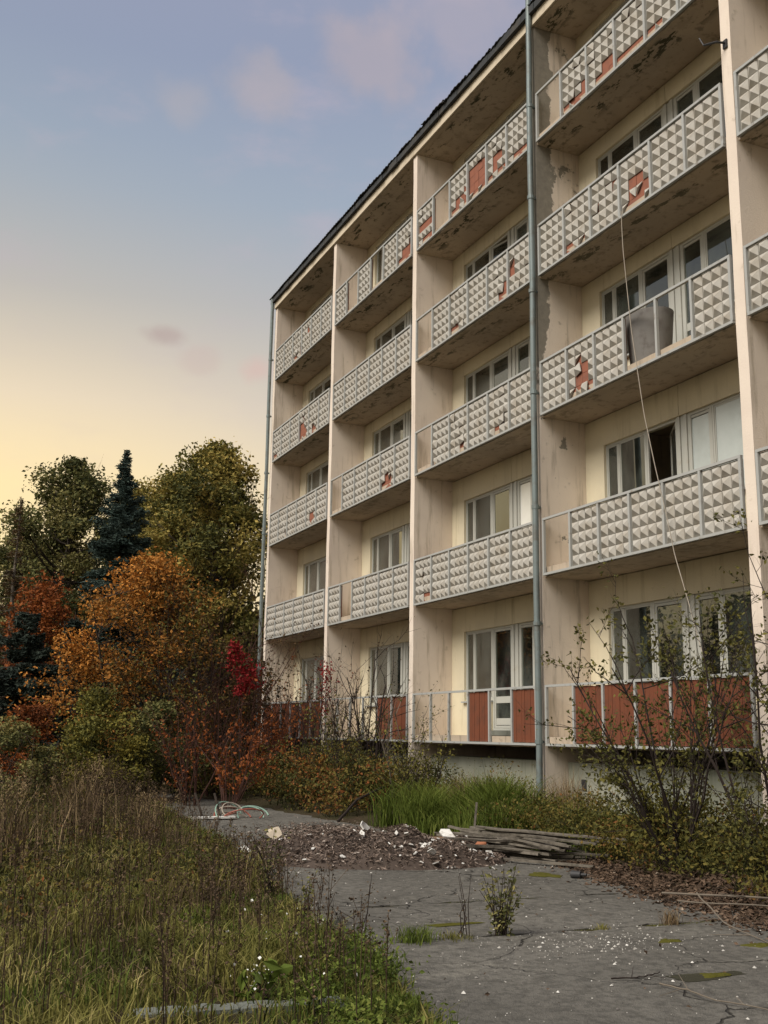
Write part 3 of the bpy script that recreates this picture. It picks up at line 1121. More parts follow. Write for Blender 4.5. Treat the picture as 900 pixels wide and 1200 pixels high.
def broadleaf(name, label, cat, xy, height, R, z0, nclump, nleaf, lsize, mat, seed, bark='bark', trunk=0.18, group=None, sig=0.075, zc=0.55, hollow=0.25, squash=1.0, side=None, stems=1, tintfn=None, lumpy=0.36):
    r = np.random.default_rng(seed)
    gz0 = float(gz(xy[0], xy[1]))
    root = empty(name, (xy[0], xy[1], gz0), label, cat, group)
    # clump centres inside a lumpy envelope
    C = []
    while len(C) < nclump:
        t = r.uniform(0, 1)
        env = math.sin(math.pi * min(1, max(0, (t * 0.93 + 0.07))) ** (0.75 if zc > 0.5 else 1.0)) ** 0.6
        a = r.uniform(0, 2 * math.pi)
        lump = 0.76 + lumpy * math.sin(3 * a + seed + 5 * t) * math.sin(2.3 * a + 1.1 * seed) + r.uniform(-.1, .1)
        q = math.sqrt(r.uniform(hollow, 1.0))
        rr = R * env * lump * q
        if t > 0.93 and rr > R * .3:
            continue
        C.append((rr * math.cos(a), rr * math.sin(a) * squash, z0 + (height - z0) * t))
    C = np.array(C)
    if side is not None:
        C[:, :2] += np.array(side)[None, :] * ((C[:, 2] - z0) / (height - z0))[:, None]
    tm = MB()
    zs = np.linspace(0, height * 0.86, 9)
    stem_axes = []
    for s_ in range(stems):
        off = np.array([0, 0]) if stems == 1 else r.normal(size=2) * 0.25
        spread = np.array([0, 0]) if stems == 1 else r.normal(size=2) * R * 0.4
        px = off[0] + spread[0] * (zs / height) + 0.02 * height * np.sin(zs * .8 + seed + s_) * zs / height
        py = off[1] + spread[1] * (zs / height) + 0.02 * height * np.cos(zs * .7 + seed) * zs / height
        tr_ = np.interp(zs, [0, height * .08, height * .86], [trunk * 1.35, trunk, trunk * 0.12]) / (1 if stems == 1 else 1.6)
        pts = np.stack([px, py, zs - 0.1 * (zs == 0)], -1)
        tm.tube(pts, tr_, 7)
        stem_axes.append(pts)
    for c in C:
        ax = stem_axes[r.integers(len(stem_axes))]
        hb = max(z0 * 0.55, min(c[2] - 0.5 * math.hypot(c[0], c[1]) - 0.05 * height, height * .8))
        b0 = np.array([np.interp(hb, ax[:, 2], ax[:, i]) for i in range(2)] + [hb])
        k = np.linspace(0, 1, 6)[:, None]
        mid = (b0 + c) / 2 + np.array([0, 0, -0.04 * height]) + r.normal(size=3) * 0.03 * height
        P = (1 - k) ** 2 * b0 + 2 * k * (1 - k) * mid + k ** 2 * c
        rb = trunk * 0.32 * (1 - hb / height * 0.7)
        tm.tube(P, np.linspace(rb, rb * 0.12, 6), 4)
        for _ in range(3):
            e = c + r.normal(size=3) * height * sig * 1.1
            tm.tube([P[3], (P[4] + e) / 2, e], [rb * .3, rb * .2, rb * .06], 3)
    tm.build('trunk', M[bark], root)
    cm = MB()
    per = r.dirichlet(np.full(nclump, 2.5)) * nleaf
    for c, k in zip(C, per):
        k = int(k)
        e_ = np.clip(r.normal(size=(k, 3)), -1.7, 1.7)
        P = c + e_ * height * sig * np.array([1, 1, 0.7]) * r.uniform(0.7, 1.3)
        P = P[P[:, 2] > 0.15]
        base = r.uniform(0.05, 0.9)
        if tintfn:
            base = tintfn(c, base)
        leaf_cards(cm, P, lsize, r, np.clip(base + r.normal(size=len(P)) * 0.2, 0, 1))
    cm.build('crown', mat, root)
    return root


def conifer(name, label, xy, height, R, mat, seed, z0=0.6, group=None, step=0.32, dens=1.0, nlen=0.11, top_bare=0.0, bark='bark', droop=0.25):
    r = np.random.default_rng(seed)
    root = empty(name, (xy[0], xy[1], float(gz(xy[0], xy[1]))), label, 'conifer tree', group)
    tm, cm = MB(), MB()
    zs = np.linspace(-0.1, height, 10)
    tm.tube(np.stack([0.03 * np.sin(zs), 0.03 * np.cos(zs * 1.2), zs], -1), np.linspace(0.16, 0.015, 10) * height / 10, 7)
    z = z0
    while z < height - 0.1:
        t = (z - z0) / (height - z0)
        L = R * (1 - t) ** 0.95 * r.uniform(0.6, 1.15) + 0.10
        nb = int(r.integers(6, 9)) if t < 0.85 else 5
        a0 = r.uniform(0, 6.28)
        for k in range(nb):
            a = a0 + k * 2 * math.pi / nb + r.uniform(-.25, .25)
            Lk = L * r.uniform(0.45, 1.2)
            zb_ = z + r.uniform(-0.5, 0.5) * step
            d = np.array([math.cos(a), math.sin(a), 0])
            u = np.linspace(0, 1, 7)[:, None]
            rise = 0.12 if t < 0.7 else 0.5
            P = np.array([0, 0, zb_]) + d * u * Lk + np.array([0, 0, 1.0]) * (rise * u * Lk * 0.6 - droop * Lk * u ** 2 + 0.16 * Lk * u ** 4)
            tm.tube(P, np.linspace(0.02, 0.004, 7) * (1 + Lk * 0.3), 3)
            bare = 1.0 if t < 1 - top_bare else 0.45
            nn_ = int(Lk * 190 * dens * bare) + 10
            s_ = r.uniform(0.08, 1.0, nn_) ** 0.8
            idx = np.clip((s_ * 6), 0, 5.999)
            lo = idx.astype(int)
            Q = P[lo] + (P[lo + 1] - P[lo]) * (idx - lo)[:, None]
            sd = np.array([-d[1], d[0], 0])
            spread = 0.34 * Lk * (1 - s_ * 0.7) + 0.06
            off = r.normal(size=nn_) * spread * 0.55
            Q = Q + sd * off[:, None] + np.array([0, 0, 1]) * (-0.22 * np.abs(off) - r.uniform(0, 0.20, nn_))[:, None] + d * (np.abs(off) * 0.5)[:, None]
            base = r.uniform(0.25, 0.75)
            leaf_cards(cm, Q, nlen * 1.5, r, np.clip(base + r.normal(size=nn_) * .2, 0, 1), flat=0.55, aspect=0.30)
        z += step * r.uniform(0.75, 1.2) * (1 if t < .8 else 0.8)
    tm.build('trunk', M[bark], root)
    cm.build('crown', mat, root)
    return root


def bare_shrub(name, label, xy, height, spread, nstem, mat, leafmat, seed, leaf_p=0.3, lsize=0.05, cat='shrub', group=None, r0=0.02, lean=(0, 0), levels=3, tint=(0.2, 0.8), leafz=0.0):
    r = np.random.default_rng(seed)
    root = empty(name, (xy[0], xy[1], float(gz(xy[0], xy[1]))), label, cat, group)
    tm, cm = MB(), MB()
    leaves = []

    def grow(p, d, L, rad_, lev):
        n_ = 7 if lev == 0 else 4
        pts, dirs = [p], [d]
        for i in range(n_ - 1):
            d = d + r.normal(size=3) * (0.10 if lev == 0 else 0.16) + np.array([0, 0, 0.035])
            d = d / np.linalg.norm(d)
            p = p + d * L / (n_ - 1)
            pts.append(p)
            dirs.append(d)
        tm.tube(pts, np.linspace(rad_, rad_ * 0.3, n_), 5 if lev == 0 else 3)
        if lev < levels - 1:
            for k in range(int(r.integers(4, 8)) if lev == 0 else int(r.integers(2, 5))):
                t = r.uniform(0.25, 1.0)
                i = min(int(t * (n_ - 1)), n_ - 2)
                q = pts[i] + (pts[i + 1] - pts[i]) * r.uniform()
                nd = dirs[i] + r.normal(size=3) * 0.55
                nd[2] = abs(nd[2]) * 0.8 + 0.15
                nd /= np.linalg.norm(nd)
                grow(q, nd, L * r.uniform(0.22, 0.48), rad_ * 0.42, lev + 1)
        if lev >= 1:
            for i in range(1, n_):
                for _ in range(3):
                    if r.uniform() < leaf_p:
                        leaves.append(pts[i] + r.normal(size=3) * 0.035)

    for s_ in range(nstem):
        a = r.uniform(0, 2 * math.pi)
        q = r.uniform(0.2, 1.0)
        d = np.array([math.cos(a) * spread * q + lean[0], math.sin(a) * spread * q * 0.7 + lean[1], 1.0])
        d /= np.linalg.norm(d)
        grow(np.array([math.cos(a) * .12, math.sin(a) * .10, -0.08]), d, height * r.uniform(0.6, 1.08), r0 * r.uniform(0.6, 1.2), 0)
    tm.build('stems', M[mat], root)
    if leaves:
        P = np.array(leaves)
        P = P[P[:, 2] > leafz]
        leaf_cards(cm, P, lsize, r, r.uniform(tint[0], tint[1], len(P)), flat=0.0)
        cm.build('foliage', leafmat, root)
    return root


L_OAK = graded('oak_leaf', [(0, (0.05, 0.055, 0.016)), (0.4, (0.15, 0.14, 0.034)), (0.75, (0.28, 0.225, 0.055)), (1, (0.44, 0.33, 0.09))], trans=0.18)
L_GREEN = graded('green_leaf', [(0, (0.035, 0.042, 0.016)), (0.5, (0.12, 0.125, 0.04)), (1, (0.27, 0.23, 0.08))], trans=0.18)
L_SPRUCE = graded('blue_spruce_needle', [(0, (0.020, 0.034, 0.028)), (0.5, (0.046, 0.072, 0.058)), (1, (0.105, 0.14, 0.115))], trans=0.1)
L_SPRUCE2 = graded('dark_spruce_needle', [(0, (0.012, 0.018, 0.014)), (0.5, (0.026, 0.038, 0.028)), (1, (0.06, 0.075, 0.055))], trans=0.1)
L_ORANGE = graded('orange_leaf', [(0, (0.05, 0.045, 0.016)), (0.3, (0.14, 0.085, 0.02)), (0.6, (0.36, 0.15, 0.03)), (1, (0.62, 0.27, 0.05))], trans=0.18)
L_MAPLE = graded('red_orange_leaf', [(0, (0.075, 0.030, 0.012)), (0.5, (0.22, 0.062, 0.016)), (1, (0.34, 0.11, 0.022))], trans=0.18)
L_YG = graded('yellow_green_leaf', [(0, (0.035, 0.04, 0.012)), (0.5, (0.13, 0.125, 0.028)), (1, (0.3, 0.25, 0.05))], trans=0.18)
L_RED = graded('scarlet_leaf', [(0, (0.12, 0.010, 0.010)), (0.5, (0.24, 0.016, 0.018)), (1, (0.34, 0.03, 0.03))], trans=0.18)
L_BROWN = graded('brown_leaf', [(0, (0.0390, 0.0286, 0.0156)), (0.5, (0.0845, 0.0520, 0.0234)), (1, (0.1560, 0.0910, 0.0338))], trans=0.2)
L_OLIVE = graded('olive_leaf', [(0, (0.03, 0.034, 0.012)), (0.45, (0.085, 0.085, 0.024)), (0.8, (0.17, 0.15, 0.035)), (1, (0.2, 0.085, 0.03))], trans=0.25)
G_DARK = graded('field_grass', [(0, (0.024, 0.024, 0.009)), (0.35, (0.08, 0.082, 0.018)), (0.7, (0.175, 0.16, 0.038)), (1, (0.36, 0.30, 0.115))], trans=0.15)
G_BRIGHT = graded('bright_grass', [(0, (0.04, 0.055, 0.01)), (0.5, (0.11, 0.15, 0.022)), (1, (0.24, 0.25, 0.06))], trans=0.25)
G_DRY = graded('dry_stalk', [(0, (0.035, 0.024, 0.016)), (0.5, (0.11, 0.072, 0.04)), (1, (0.34, 0.25, 0.13))])
G_MIX = graded('undergrowth_leaf', [(0, (0.035, 0.038, 0.012)), (0.35, (0.1, 0.095, 0.022)), (0.6, (0.18, 0.14, 0.032)), (0.8, (0.16, 0.075, 0.025)), (1, (0.26, 0.085, 0.025))], trans=0.25)
G_BARK = graded('bark_rubble', [(0, (0.05, 0.038, 0.03)), (0.5, (0.15, 0.11, 0.085)), (0.85, (0.27, 0.21, 0.17)), (1, (0.45, 0.39, 0.33))])
G_LITTER = graded('fallen_leaf', [(0, (0.036, 0.025, 0.017)), (0.5, (0.112, 0.072, 0.046)), (0.85, (0.20, 0.14, 0.095)), (1, (0.34, 0.28, 0.21))])

# ------------------------------------------------------------------ trees
p = at_az(242, 48)
broadleaf('oak_tree', 'tall yellow-green broadleaf tree rising directly beside the far building corner', 'tree', p, 14.0, 4.6, 2.0, 210, 44000, 0.19, L_OAK, 21, trunk=0.28, sig=0.030, hollow=0.15)
p = at_az(190, 51)
broadleaf('oak_tree', 'lower yellow-green broadleaf tree between the tall one and the blue spruce', 'tree', p, 13.3, 4.7, 2.0, 185, 42000, 0.19, L_OAK, 35, trunk=0.24, sig=0.035, hollow=0.15)
p = at_az(66, 55)
broadleaf('broadleaf_tree', 'rounded dull green tree behind the blue spruce at the left', 'tree', p, 14.6, 5.6, 1.5, 210, 46000, 0.20, L_GREEN, 22, trunk=0.28, sig=0.031, hollow=0.15)
p = at_az(145, 60)
broadleaf('broadleaf_tree', 'yellowish broadleaf tree filling the gap behind the spruce tip', 'tree', p, 14.6, 4.4, 1.5, 170, 40000, 0.21, L_OAK, 36, trunk=0.24, sig=0.036, hollow=0.15)
p = at_az(8, 62)
broadleaf('broadleaf_tree', 'lower dull green tree behind the grey conifer at the left edge', 'tree', p, 12.0, 4.5, 1.0, 150, 36000, 0.22, L_GREEN, 37, trunk=0.24, sig=0.036, hollow=0.15)
p = at_az(128, 42)
conifer('spruce_tree', 'tall blue-green spruce with sparse pointed tip above the orange tree', p, 12.3, 3.3, L_SPRUCE, 23, z0=1.2, step=0.30, dens=1.5, nlen=0.12, top_bare=0.30)
p = at_az(2, 50)
conifer('larch_tree', 'thin grey half bare conifer at the left edge of the wood', p, 11.8, 1.5, L_BROWN, 24, z0=3.0, step=0.5, dens=0.32, nlen=0.09, bark='twig_pale')
p = at_az(22, 33)
conifer('spruce_tree', 'low dark spruce with drooping boughs left of the orange tree', p, 5.0, 3.0, L_SPRUCE2, 25, z0=0.3, step=0.36, dens=1.3, nlen=0.12)
p = at_az(38, 40)
broadleaf('maple_tree', 'small red-orange maple between the dark spruces', 'tree', p, 6.6, 1.4, 2.8, 26, 6500, 0.15, L_MAPLE, 26, trunk=0.09, sig=0.06)
p = at_az(78, 37)
conifer('spruce_tree', 'dark short spruce wedged under the tall blue spruce', p, 5.4, 1.7, L_SPRUCE2, 27, z0=0.4, step=0.32, dens=1.2, nlen=0.12)
p = at_az(172, 29)


def orange_tint(c, b):
    # the upper and outer leaves on one flank have turned, the lower inner ones are still green brown
    left = -(c[0] * 0.405 + c[1] * 0.914) / 3.0
    return min(1.0, max(0.04, 0.18 + 0.42 * (c[2] / 5.8) + 0.34 * left + 0.25 * (b - 0.5)))


broadleaf('orange_tree', 'wide spreading tree in orange autumn leaf before the spruces', 'tree', p, 5.9, 3.0, 0.7, 110, 22000, 0.105, L_ORANGE, 28, trunk=0.10, sig=0.055, hollow=0.35, stems=5, tintfn=orange_tint, lumpy=0.55)
p = at_az(118, 25.5)
broadleaf('leafy_bush', 'yellow-green rounded bush at the foot of the orange tree', 'bush', p, 2.3, 1.35, 0.1, 60, 11000, 0.085, L_YG, 29, trunk=0.03, sig=0.09, stems=5)
p = at_az(185, 26)
broadleaf('leafy_bush', 'dark olive bush just left of the bare red thicket', 'bush', p, 2.1, 1.2, 0.1, 50, 8000, 0.08, L_GREEN, 30, trunk=0.03, sig=0.09, stems=5)
p = at_az(38, 27.5)
broadleaf('leafy_bush', 'dull red bush at the left beneath the dark spruce', 'bush', p, 2.0, 0.9, 0.4, 34, 4200, 0.08, L_MAPLE, 31, trunk=0.03, sig=0.09, stems=4)
p = at_az(10, 24)
broadleaf('leafy_bush', 'dark green bush at the left edge behind the weeds', 'bush', p, 1.7, 1.3, 0.1, 44, 7000, 0.08, L_GREEN, 33, trunk=0.03, sig=0.09, stems=4)
p = at_az(290, 56)
bare_shrub('dead_tree', 'leafless tree top showing beside the building corner', p, 14.8, 0.16, 4, 'twig', L_BROWN, 34, leaf_p=0.02, r0=0.07, cat='tree', levels=4)
# thicket at the building corner
for k, (u, d, h, sp, n_, mt, lm, lp, lab) in enumerate((
        (215, 27, 4.3, 0.50, 13, 'twig', L_OLIVE, 0.30, 'tall twiggy olive shrub right of the orange tree'),
        (252, 27.5, 4.5, 0.42, 15, 'twig_red', L_BROWN, 0.25, 'bare red-brown thicket shrub in front of the far downpipe'),
        (285, 27.5, 4.0, 0.34, 13, 'twig_red', L_BROWN, 0.22, 'thin brown thicket shrub touching the far building corner'),
        (228, 24.5, 2.2, 0.50, 14, 'twig_red', L_MAPLE, 0.14, 'low shrub of dark red stems at the path end'),
        (272, 23.5, 1.8, 0.60, 14, 'twig_red', L_MAPLE, 0.25, 'low crimson shrub below the last balcony'))):
    bare_shrub('thicket_shrub', lab, at_az(u, d), h, sp, n_, mt, lm, 40 + k, leaf_p=lp, lsize=0.085, r0=0.02)
# scarlet creeper hanging in the thicket
r = np.random.default_rng(77)
p = at_az(279, 26.2)
root = empty('creeper', (p[0], p[1], 0), 'scarlet creeper blazing in the brown thicket near the corner', 'creeper')
g, gs = MB(), MB()
P = []
for k in range(26):
    t = k / 25
    c = np.array([0.10 * math.sin(t * 7) * (1 - t), 0.18 * math.sin(t * 5), 2.5 + 1.15 * t])
    P.append(c + r.normal(size=(34, 3)) * np.array([0.11, 0.12, 0.06]) * (0.6 + 0.9 * math.sin(math.pi * min(1, t * 1.05))))
P = np.concatenate(P)
leaf_cards(g, P, 0.10, r, r.uniform(0.2, 1, len(P)))
gs.tube([(0, 0, -0.05), (0.05, 0.05, 1.0), (0.0, 0.0, 2.2), (0.05, 0.1, 3.6)], [0.02, 0.015, 0.012, 0.006], 5)
gs.build('stem', M['twig'], root)
g.build('foliage', L_RED, root)

# trees across the field, seen mirrored in the ground floor windows
for k, (x, y, h, R) in enumerate(((-22, -24, 8.0, 3.6), (-29, -21, 8.8, 4.0), (-15, -27, 7.8, 3.6), (-36, -17, 9.2, 4), (-8, -29, 8.4, 3.8))):
    broadleaf('field_tree', 'dark green tree across the field mirrored in the ground floor panes', 'tree', (x, y), h, R, 1.2, 60, 9000, 0.30, L_GREEN, 60 + k, trunk=0.2, sig=0.07, group='trees across the field')

# far wood closing the view
r = np.random.default_rng(90)
g = MB()
for k in range(330):
    u = r.uniform(-420, 330)
    d = r.uniform(62, 85)
    c2 = at_az(u, d)
    hh_ = r.uniform(1.0, 8.5) * (0.75 + 0.25 * math.sin(u * 0.03))
    P = np.array([c2[0], c2[1], hh_]) + r.normal(size=(150, 3)) * np.array([1.5, 1.5, 1.2])
    P = P[P[:, 2] > 0.1]
    leaf_cards(g, P, 0.5, r, np.clip(r.uniform(.1, .8) + r.normal(size=len(P)) * .15, 0, 1))
tag(g.build('far_wood', L_GREEN), 'dark wood closing the view behind the trees', 'wood', kind='stuff')

# ------------------------------------------------------------------ shrubs along the facade
for k, (x, y, h, sp, n_, mt, lm, lp, sz, r0, lab) in enumerate((
        (-9.4, -1.5, 1.9, 0.50, 16, 'twig_red', L_MAPLE, 0.30, 0.06, 0.013, 'waist high dark red twiggy shrub between two bare shrubs'),
        (-7.4, -1.2, 2.0, 0.50, 16, 'twig', L_YG, 0.32, 0.055, 0.013, 'yellow-green twiggy shrub under the second bay railing'),
        (-4.6, -1.7, 1.6, 0.60, 18, 'twig', L_OLIVE, 0.38, 0.055, 0.012, 'tangled olive shrub at the foot of the black stems'),
        (-2.4, -1.1, 1.5, 0.55, 15, 'twig', L_YG, 0.36, 0.05, 0.012, 'leafy shrub beneath the ground floor red panel left of the downpipe'),
        (4.9, -1.3, 1.05, 0.8, 20, 'twig', L_YG, 0.42, 0.055, 0.011, 'dense leafy low shrub at the foot of the large straggling shrub'),
        (6.9, -1.6, 1.1, 0.75, 18, 'twig', L_OLIVE, 0.42, 0.055, 0.011, 'low olive shrub beside the brown leaf drift at the right'),
        (-11.0, -0.9, 2.8, 0.45, 14, 'twig', L_BROWN, 0.22, 0.07, 0.020, 'dense dark twiggy shrub half hiding the farthest ground floor railing'),
        (-4.9, -1.1, 3.4, 0.30, 6, 'twig', L_BROWN, 0.05, 0.05, 0.034, 'few thick black bare stems beside the second thin pillar'),
        (-13.6, -1.0, 3.0, 0.40, 13, 'twig_red', L_BROWN, 0.2, 0.07, 0.018, 'red-brown twiggy shrub right of the far downpipe'),
        (-12.6, -1.2, 2.6, 0.35, 10, 'twig', L_BROWN, 0.14, 0.06, 0.018, 'bare grey shrub before the farthest ground floor balcony'),
        (-8.2, -1.3, 2.9, 0.40, 9, 'twig', L_MAPLE, 0.20, 0.06, 0.018, 'bare dark shrub below the scarlet leaf cluster'),
        (-5.6, -1.4, 3.0, 0.45, 11, 'twig', L_BROWN, 0.10, 0.06, 0.022, 'tall bare black stems in front of the thin white pillar'),
        (-3.7, -1.0, 2.0, 0.50, 7, 'twig_pale', L_OLIVE, 0.20, 0.05, 0.018, 'pale twiggy shrub under the open ground floor railing'),
        (-10.4, -1.7, 1.5, 0.55, 12, 'twig_red', L_MAPLE, 0.45, 0.07, 0.012, 'small orange-red bush by the path before the second bay'),
        (-6.8, -1.9, 1.2, 0.60, 12, 'twig_red', L_ORANGE, 0.4, 0.06, 0.012, 'knee high orange leaved bush below the bare stems'))):
    bare_shrub('facade_shrub', lab, (x, y), h, sp, n_, mt, lm, 120 + k, leaf_p=lp, lsize=sz, r0=r0)
r = np.random.default_rng(131)
root = empty('creeper', (-8.0, -0.9, 0.2), 'small scarlet leaf cluster on bare stems before the second bay', 'creeper')
g, gs = MB(), MB()
P = np.concatenate([np.array([0.05 * math.sin(t * 5), 0, 1.9 + 1.1 * t]) + r.normal(size=(26, 3)) * np.array([.12, .12, .06]) for t in np.linspace(0, 1, 9)])
leaf_cards(g, P, 0.075, r, r.uniform(0, .9, len(P)))
gs.tube([(0, 0, -0.05), (0.04, 0, 1.2), (0, 0, 2.0), (0.05, 0, 3.0)], [0.015, 0.012, 0.009, 0.004], 5)
gs.build('stem', M['twig'], root)
g.build('foliage', L_RED, root)
# the big shrub in front of the near ground floor balcony, and its neighbour
pb = at_az(790, 13.6)
bare_shrub('large_shrub', 'large dark straggling shrub with sparse olive leaves before the red panels', pb, 2.8, 0.66, 20, 'twig', L_OLIVE, 141, leaf_p=0.27, lsize=0.062, r0=0.019, levels=4)
pb2 = at_az(905, 12.6)
bare_shrub('large_shrub', 'bare dark shrub at the frame edge against the white pillar', pb2, 3.2, 0.42, 11, 'twig', L_OLIVE, 142, leaf_p=0.25, lsize=0.06, r0=0.024, levels=4, lean=(-0.1, -0.1))

# undergrowth along the facade
r = np.random.default_rng(150)


def undergrowth(name, label, x0, x1, y0, y1, n_clump, per, h, mat, tr, seed, lsize=0.06, spread=0.22):
    r = np.random.default_rng(seed)
    g = MB()
    for k in range(n_clump):
        x = r.uniform(x0, x1)
        ya, yb_ = (y0(x) if callable(y0) else y0), (y1(x) if callable(y1) else y1)
        y = r.uniform(ya, yb_)
        hh_ = h * r.uniform(0.35, 1.15) * (0.75 + 0.35 * float(wob(x, y, 1.3, seed)))
        kk = int(per * r.uniform(0.6, 1.3))
        t = r.uniform(0, 1, kk) ** 0.7
        P = np.stack([x + r.normal(size=kk) * spread * (0.5 + t * .6), y + r.normal(size=kk) * spread * (0.5 + t * .6), gz(x, y) + 0.03 + t * hh_], -1)
        b_ = r.uniform(tr[0], tr[1])
        leaf_cards(g, P, lsize, r, np.clip(b_ + r.normal(size=kk) * .14, 0, 1), flat=0.1)
        for s_ in range(4):
            q = P[r.integers(kk)]
            g.tube([(x, y, float(gz(x, y)) - 0.02), (x + (q[0] - x) * .4, y + (q[1] - y) * .4, (q[2] + float(gz(x, y))) / 2), q], [0.006, 0.004, 0.002], 3, tint=0.02)
    return tag(g.build(name, mat), label, 'undergrowth', kind='stuff')


undergrowth('undergrowth', 'mixed orange brown and green undergrowth along the far facade', -16.5, -3.0, lambda x: road_r(x) + 0.25, -0.15, 330, 120, 1.25, G_MIX, (0.0, 0.82), 151, 0.075)
undergrowth('undergrowth', 'yellow-green leafy undergrowth along the near facade', 1.2, 9.5, lambda x: road_r(x) + 0.35, -0.1, 260, 120, 0.70, G_MIX, (0.12, 0.66), 152, 0.052)
undergrowth('undergrowth', 'low dark undergrowth at the wood edge beyond the path', -30, -15.5, -9.0, -1.0, 220, 80, 0.9, G_MIX, (0.0, 0.75), 153, 0.10, 0.4)
undergrowth('undergrowth', 'pale dry weeds beneath the third bay balcony', -4.0, 0.2, -1.0, 0.1, 60, 90, 0.8, G_MIX, (0.25, 0.65), 154, 0.045)


def grass_patch(name, label, n, xf, h, mat, seed, tr=(0, 1), width=0.012, lean=0.35, clump=None):
    r = np.random.default_rng(seed)
    xy = xf(r, n)
    xy = xy[~((xy[:, 0] > 9.3) & (xy[:, 0] < 10.9) & (xy[:, 1] > -8.9) & (xy[:, 1] < -7.35) & (r.uniform(size=len(xy)) < 0.72))]
    P = np.stack([xy[:, 0], xy[:, 1], gz(xy[:, 0], xy[:, 1]) - 0.01], -1)
    hv = h * (0.75 + 0.45 * wob(P[:, 0], P[:, 1], 1.7, seed))
    ti = np.clip(0.5 * (tr[0] + tr[1]) + 0.35 * (tr[1] - tr[0]) * wob(P[:, 0], P[:, 1], 1.2, seed + 2) + r.normal(size=len(P)) * 0.2 * (tr[1] - tr[0]), 0, 1)
    g = MB()
    blades(g, P, hv, r, ti, width, lean)
    return tag(g.build(name, mat), label, 'grass', kind='stuff')


def tufts(centres, n, sg):
    c = np.array(centres)
    return lambda r, m: c[r.integers(len(c), size=m)] + r.normal(size=(m, 2)) * sg


# long bright grass by the plank heap
rr_ = np.random.default_rng(160)
cs = [(x, road_r(x) + 0.5 + rr_.uniform(-.25, .9)) for x in rr_.uniform(-1.9, 1.9, 40)]
grass_patch('long_grass', 'long bright green grass bending over behind the plank heap', 7000, tufts(cs, 7000, 0.12), 0.92, G_BRIGHT, 161, (0.1, 0.9), 0.014, 0.75)
cs = [(x, road_r(x) + rr_.uniform(0.3, 2.0)) for x in rr_.uniform(1.5, 4.2, 24)]
grass_patch('long_grass', 'fresh green grass under the near downpipe', 3000, tufts(cs, 3000, 0.15), 0.5, G_BRIGHT, 162, (0.0, 0.8), 0.012, 0.5)
cs = [(x, rr_.uniform(-0.9, 0.2)) for x in rr_.uniform(-3.2, 2.0, 30)]
grass_patch('dry_grass', 'straw coloured tall grass along the plinth by the downpipe', 2600, tufts(cs, 2600, 0.16), 0.75, G_DRY, 163, (0.4, 1.0), 0.008, 0.4)


# field left of the path
def field_xy(x0, x1, w0, w1, off=0.0):
    def fn(r, n):
        x = r.uniform(x0, x1, n)
        y = road_l(x) + 0.02 - off - r.uniform(0, 1, n) ** 1.1 * r.uniform(w0, w1, n)
        return np.stack([x, y], -1)
    return fn


def patchy(fn, thr, sc, k):
    """keeps only the points inside irregular patches"""
    def f2(r, n):
        p_ = fn(r, n * 3)
        v_ = wob(p_[:, 0], p_[:, 1], sc, k) + 0.35 * wob(p_[:, 0], p_[:, 1], sc * 2.7, k + 2) + r.normal(size=len(p_)) * 0.12
        return p_[v_ > thr][:n]
    return f2


grass_patch('grass', 'olive green meadow grass in the near left field', 34000, field_xy(2.0, 12.3, 1.6, 3.4), 0.17, G_DARK, 171, (0.1, 0.85), 0.010, 0.95)
grass_patch('grass', 'taller yellow-green grass patches in the near left field', 16000, patchy(field_xy(2.0, 12.3, 1.6, 3.4), 0.12, 1.6, 5), 0.34, G_DARK, 174, (0.35, 1.0), 0.009, 0.85)
grass_patch('grass', 'fresh green grass patches in the left field', 17000, patchy(field_xy(-3.0, 12.0, 1.0, 3.0), 0.25, 1.9, 9), 0.26, G_BRIGHT, 175, (0.0, 0.75), 0.009, 0.8)
grass_patch('grass', 'meadow grass in the far left field', 18000, field_xy(-16, 2.0, 1.5, 4.0), 0.26, G_DARK, 172, (0.1, 0.9), 0.014, 0.6)
grass_patch('dry_grass', 'dry brown stalks standing in the left field', 2600, patchy(field_xy(-12, 9.5, 0.8, 3.6, 0.3), 0.05, 1.2, 2), 0.52, G_DRY, 173, (0.0, 0.9), 0.007, 0.4)
grass_patch('dry_grass', 'flattened straw in the near left field', 2500, patchy(field_xy(4, 11, 0.8, 2.4, 0.1), 0.15, 1.4, 12), 0.20, G_DRY, 176, (0.45, 1.0), 0.008, 1.6)
for k, (u_, d_, hh_, n_, lab) in enumerate(((104, 15.5, 1.05, 240, 'tan plumed reed clump standing out of the far weeds'), (30, 13.0, 1.0, 200, 'brown plumed weed clump at the left edge of the field'), (178, 15.0, 0.7, 180, 'pale dry weed clump at the path edge by the rod tangle'))):
    c_ = at_az(u_, d_)
    rr9 = np.random.default_rng(190 + k)
    gs_, gp_ = MB(), MB()
    P_ = np.concatenate([rr9.normal(size=(n_, 2)) * 0.16, np.zeros((n_, 1))], 1)
    blades(gs_, P_, hh_, rr9, rr9.uniform(0.2, 0.9, n_), 0.010, 0.45)
    root_ = empty('reed_clump', (c_[0], c_[1], float(gz(c_[0], c_[1]))), lab, 'reed')
    gs_.build('stems', G_DRY, root_)
    Q_ = np.concatenate([np.array([rr9.normal() * .2, rr9.normal() * .2, hh_ * rr9.uniform(.75, 1.08)]) + rr9.normal(size=(26, 3)) * np.array([.015, .015, .07]) for _ in range(26)])
    leaf_cards(gp_, Q_, 0.035, rr9, rr9.uniform(.5, 1, len(Q_)), flat=-0.5, aspect=0.25)
    tag(gp_.build('plumes', G_DRY, root_), kind='stuff')


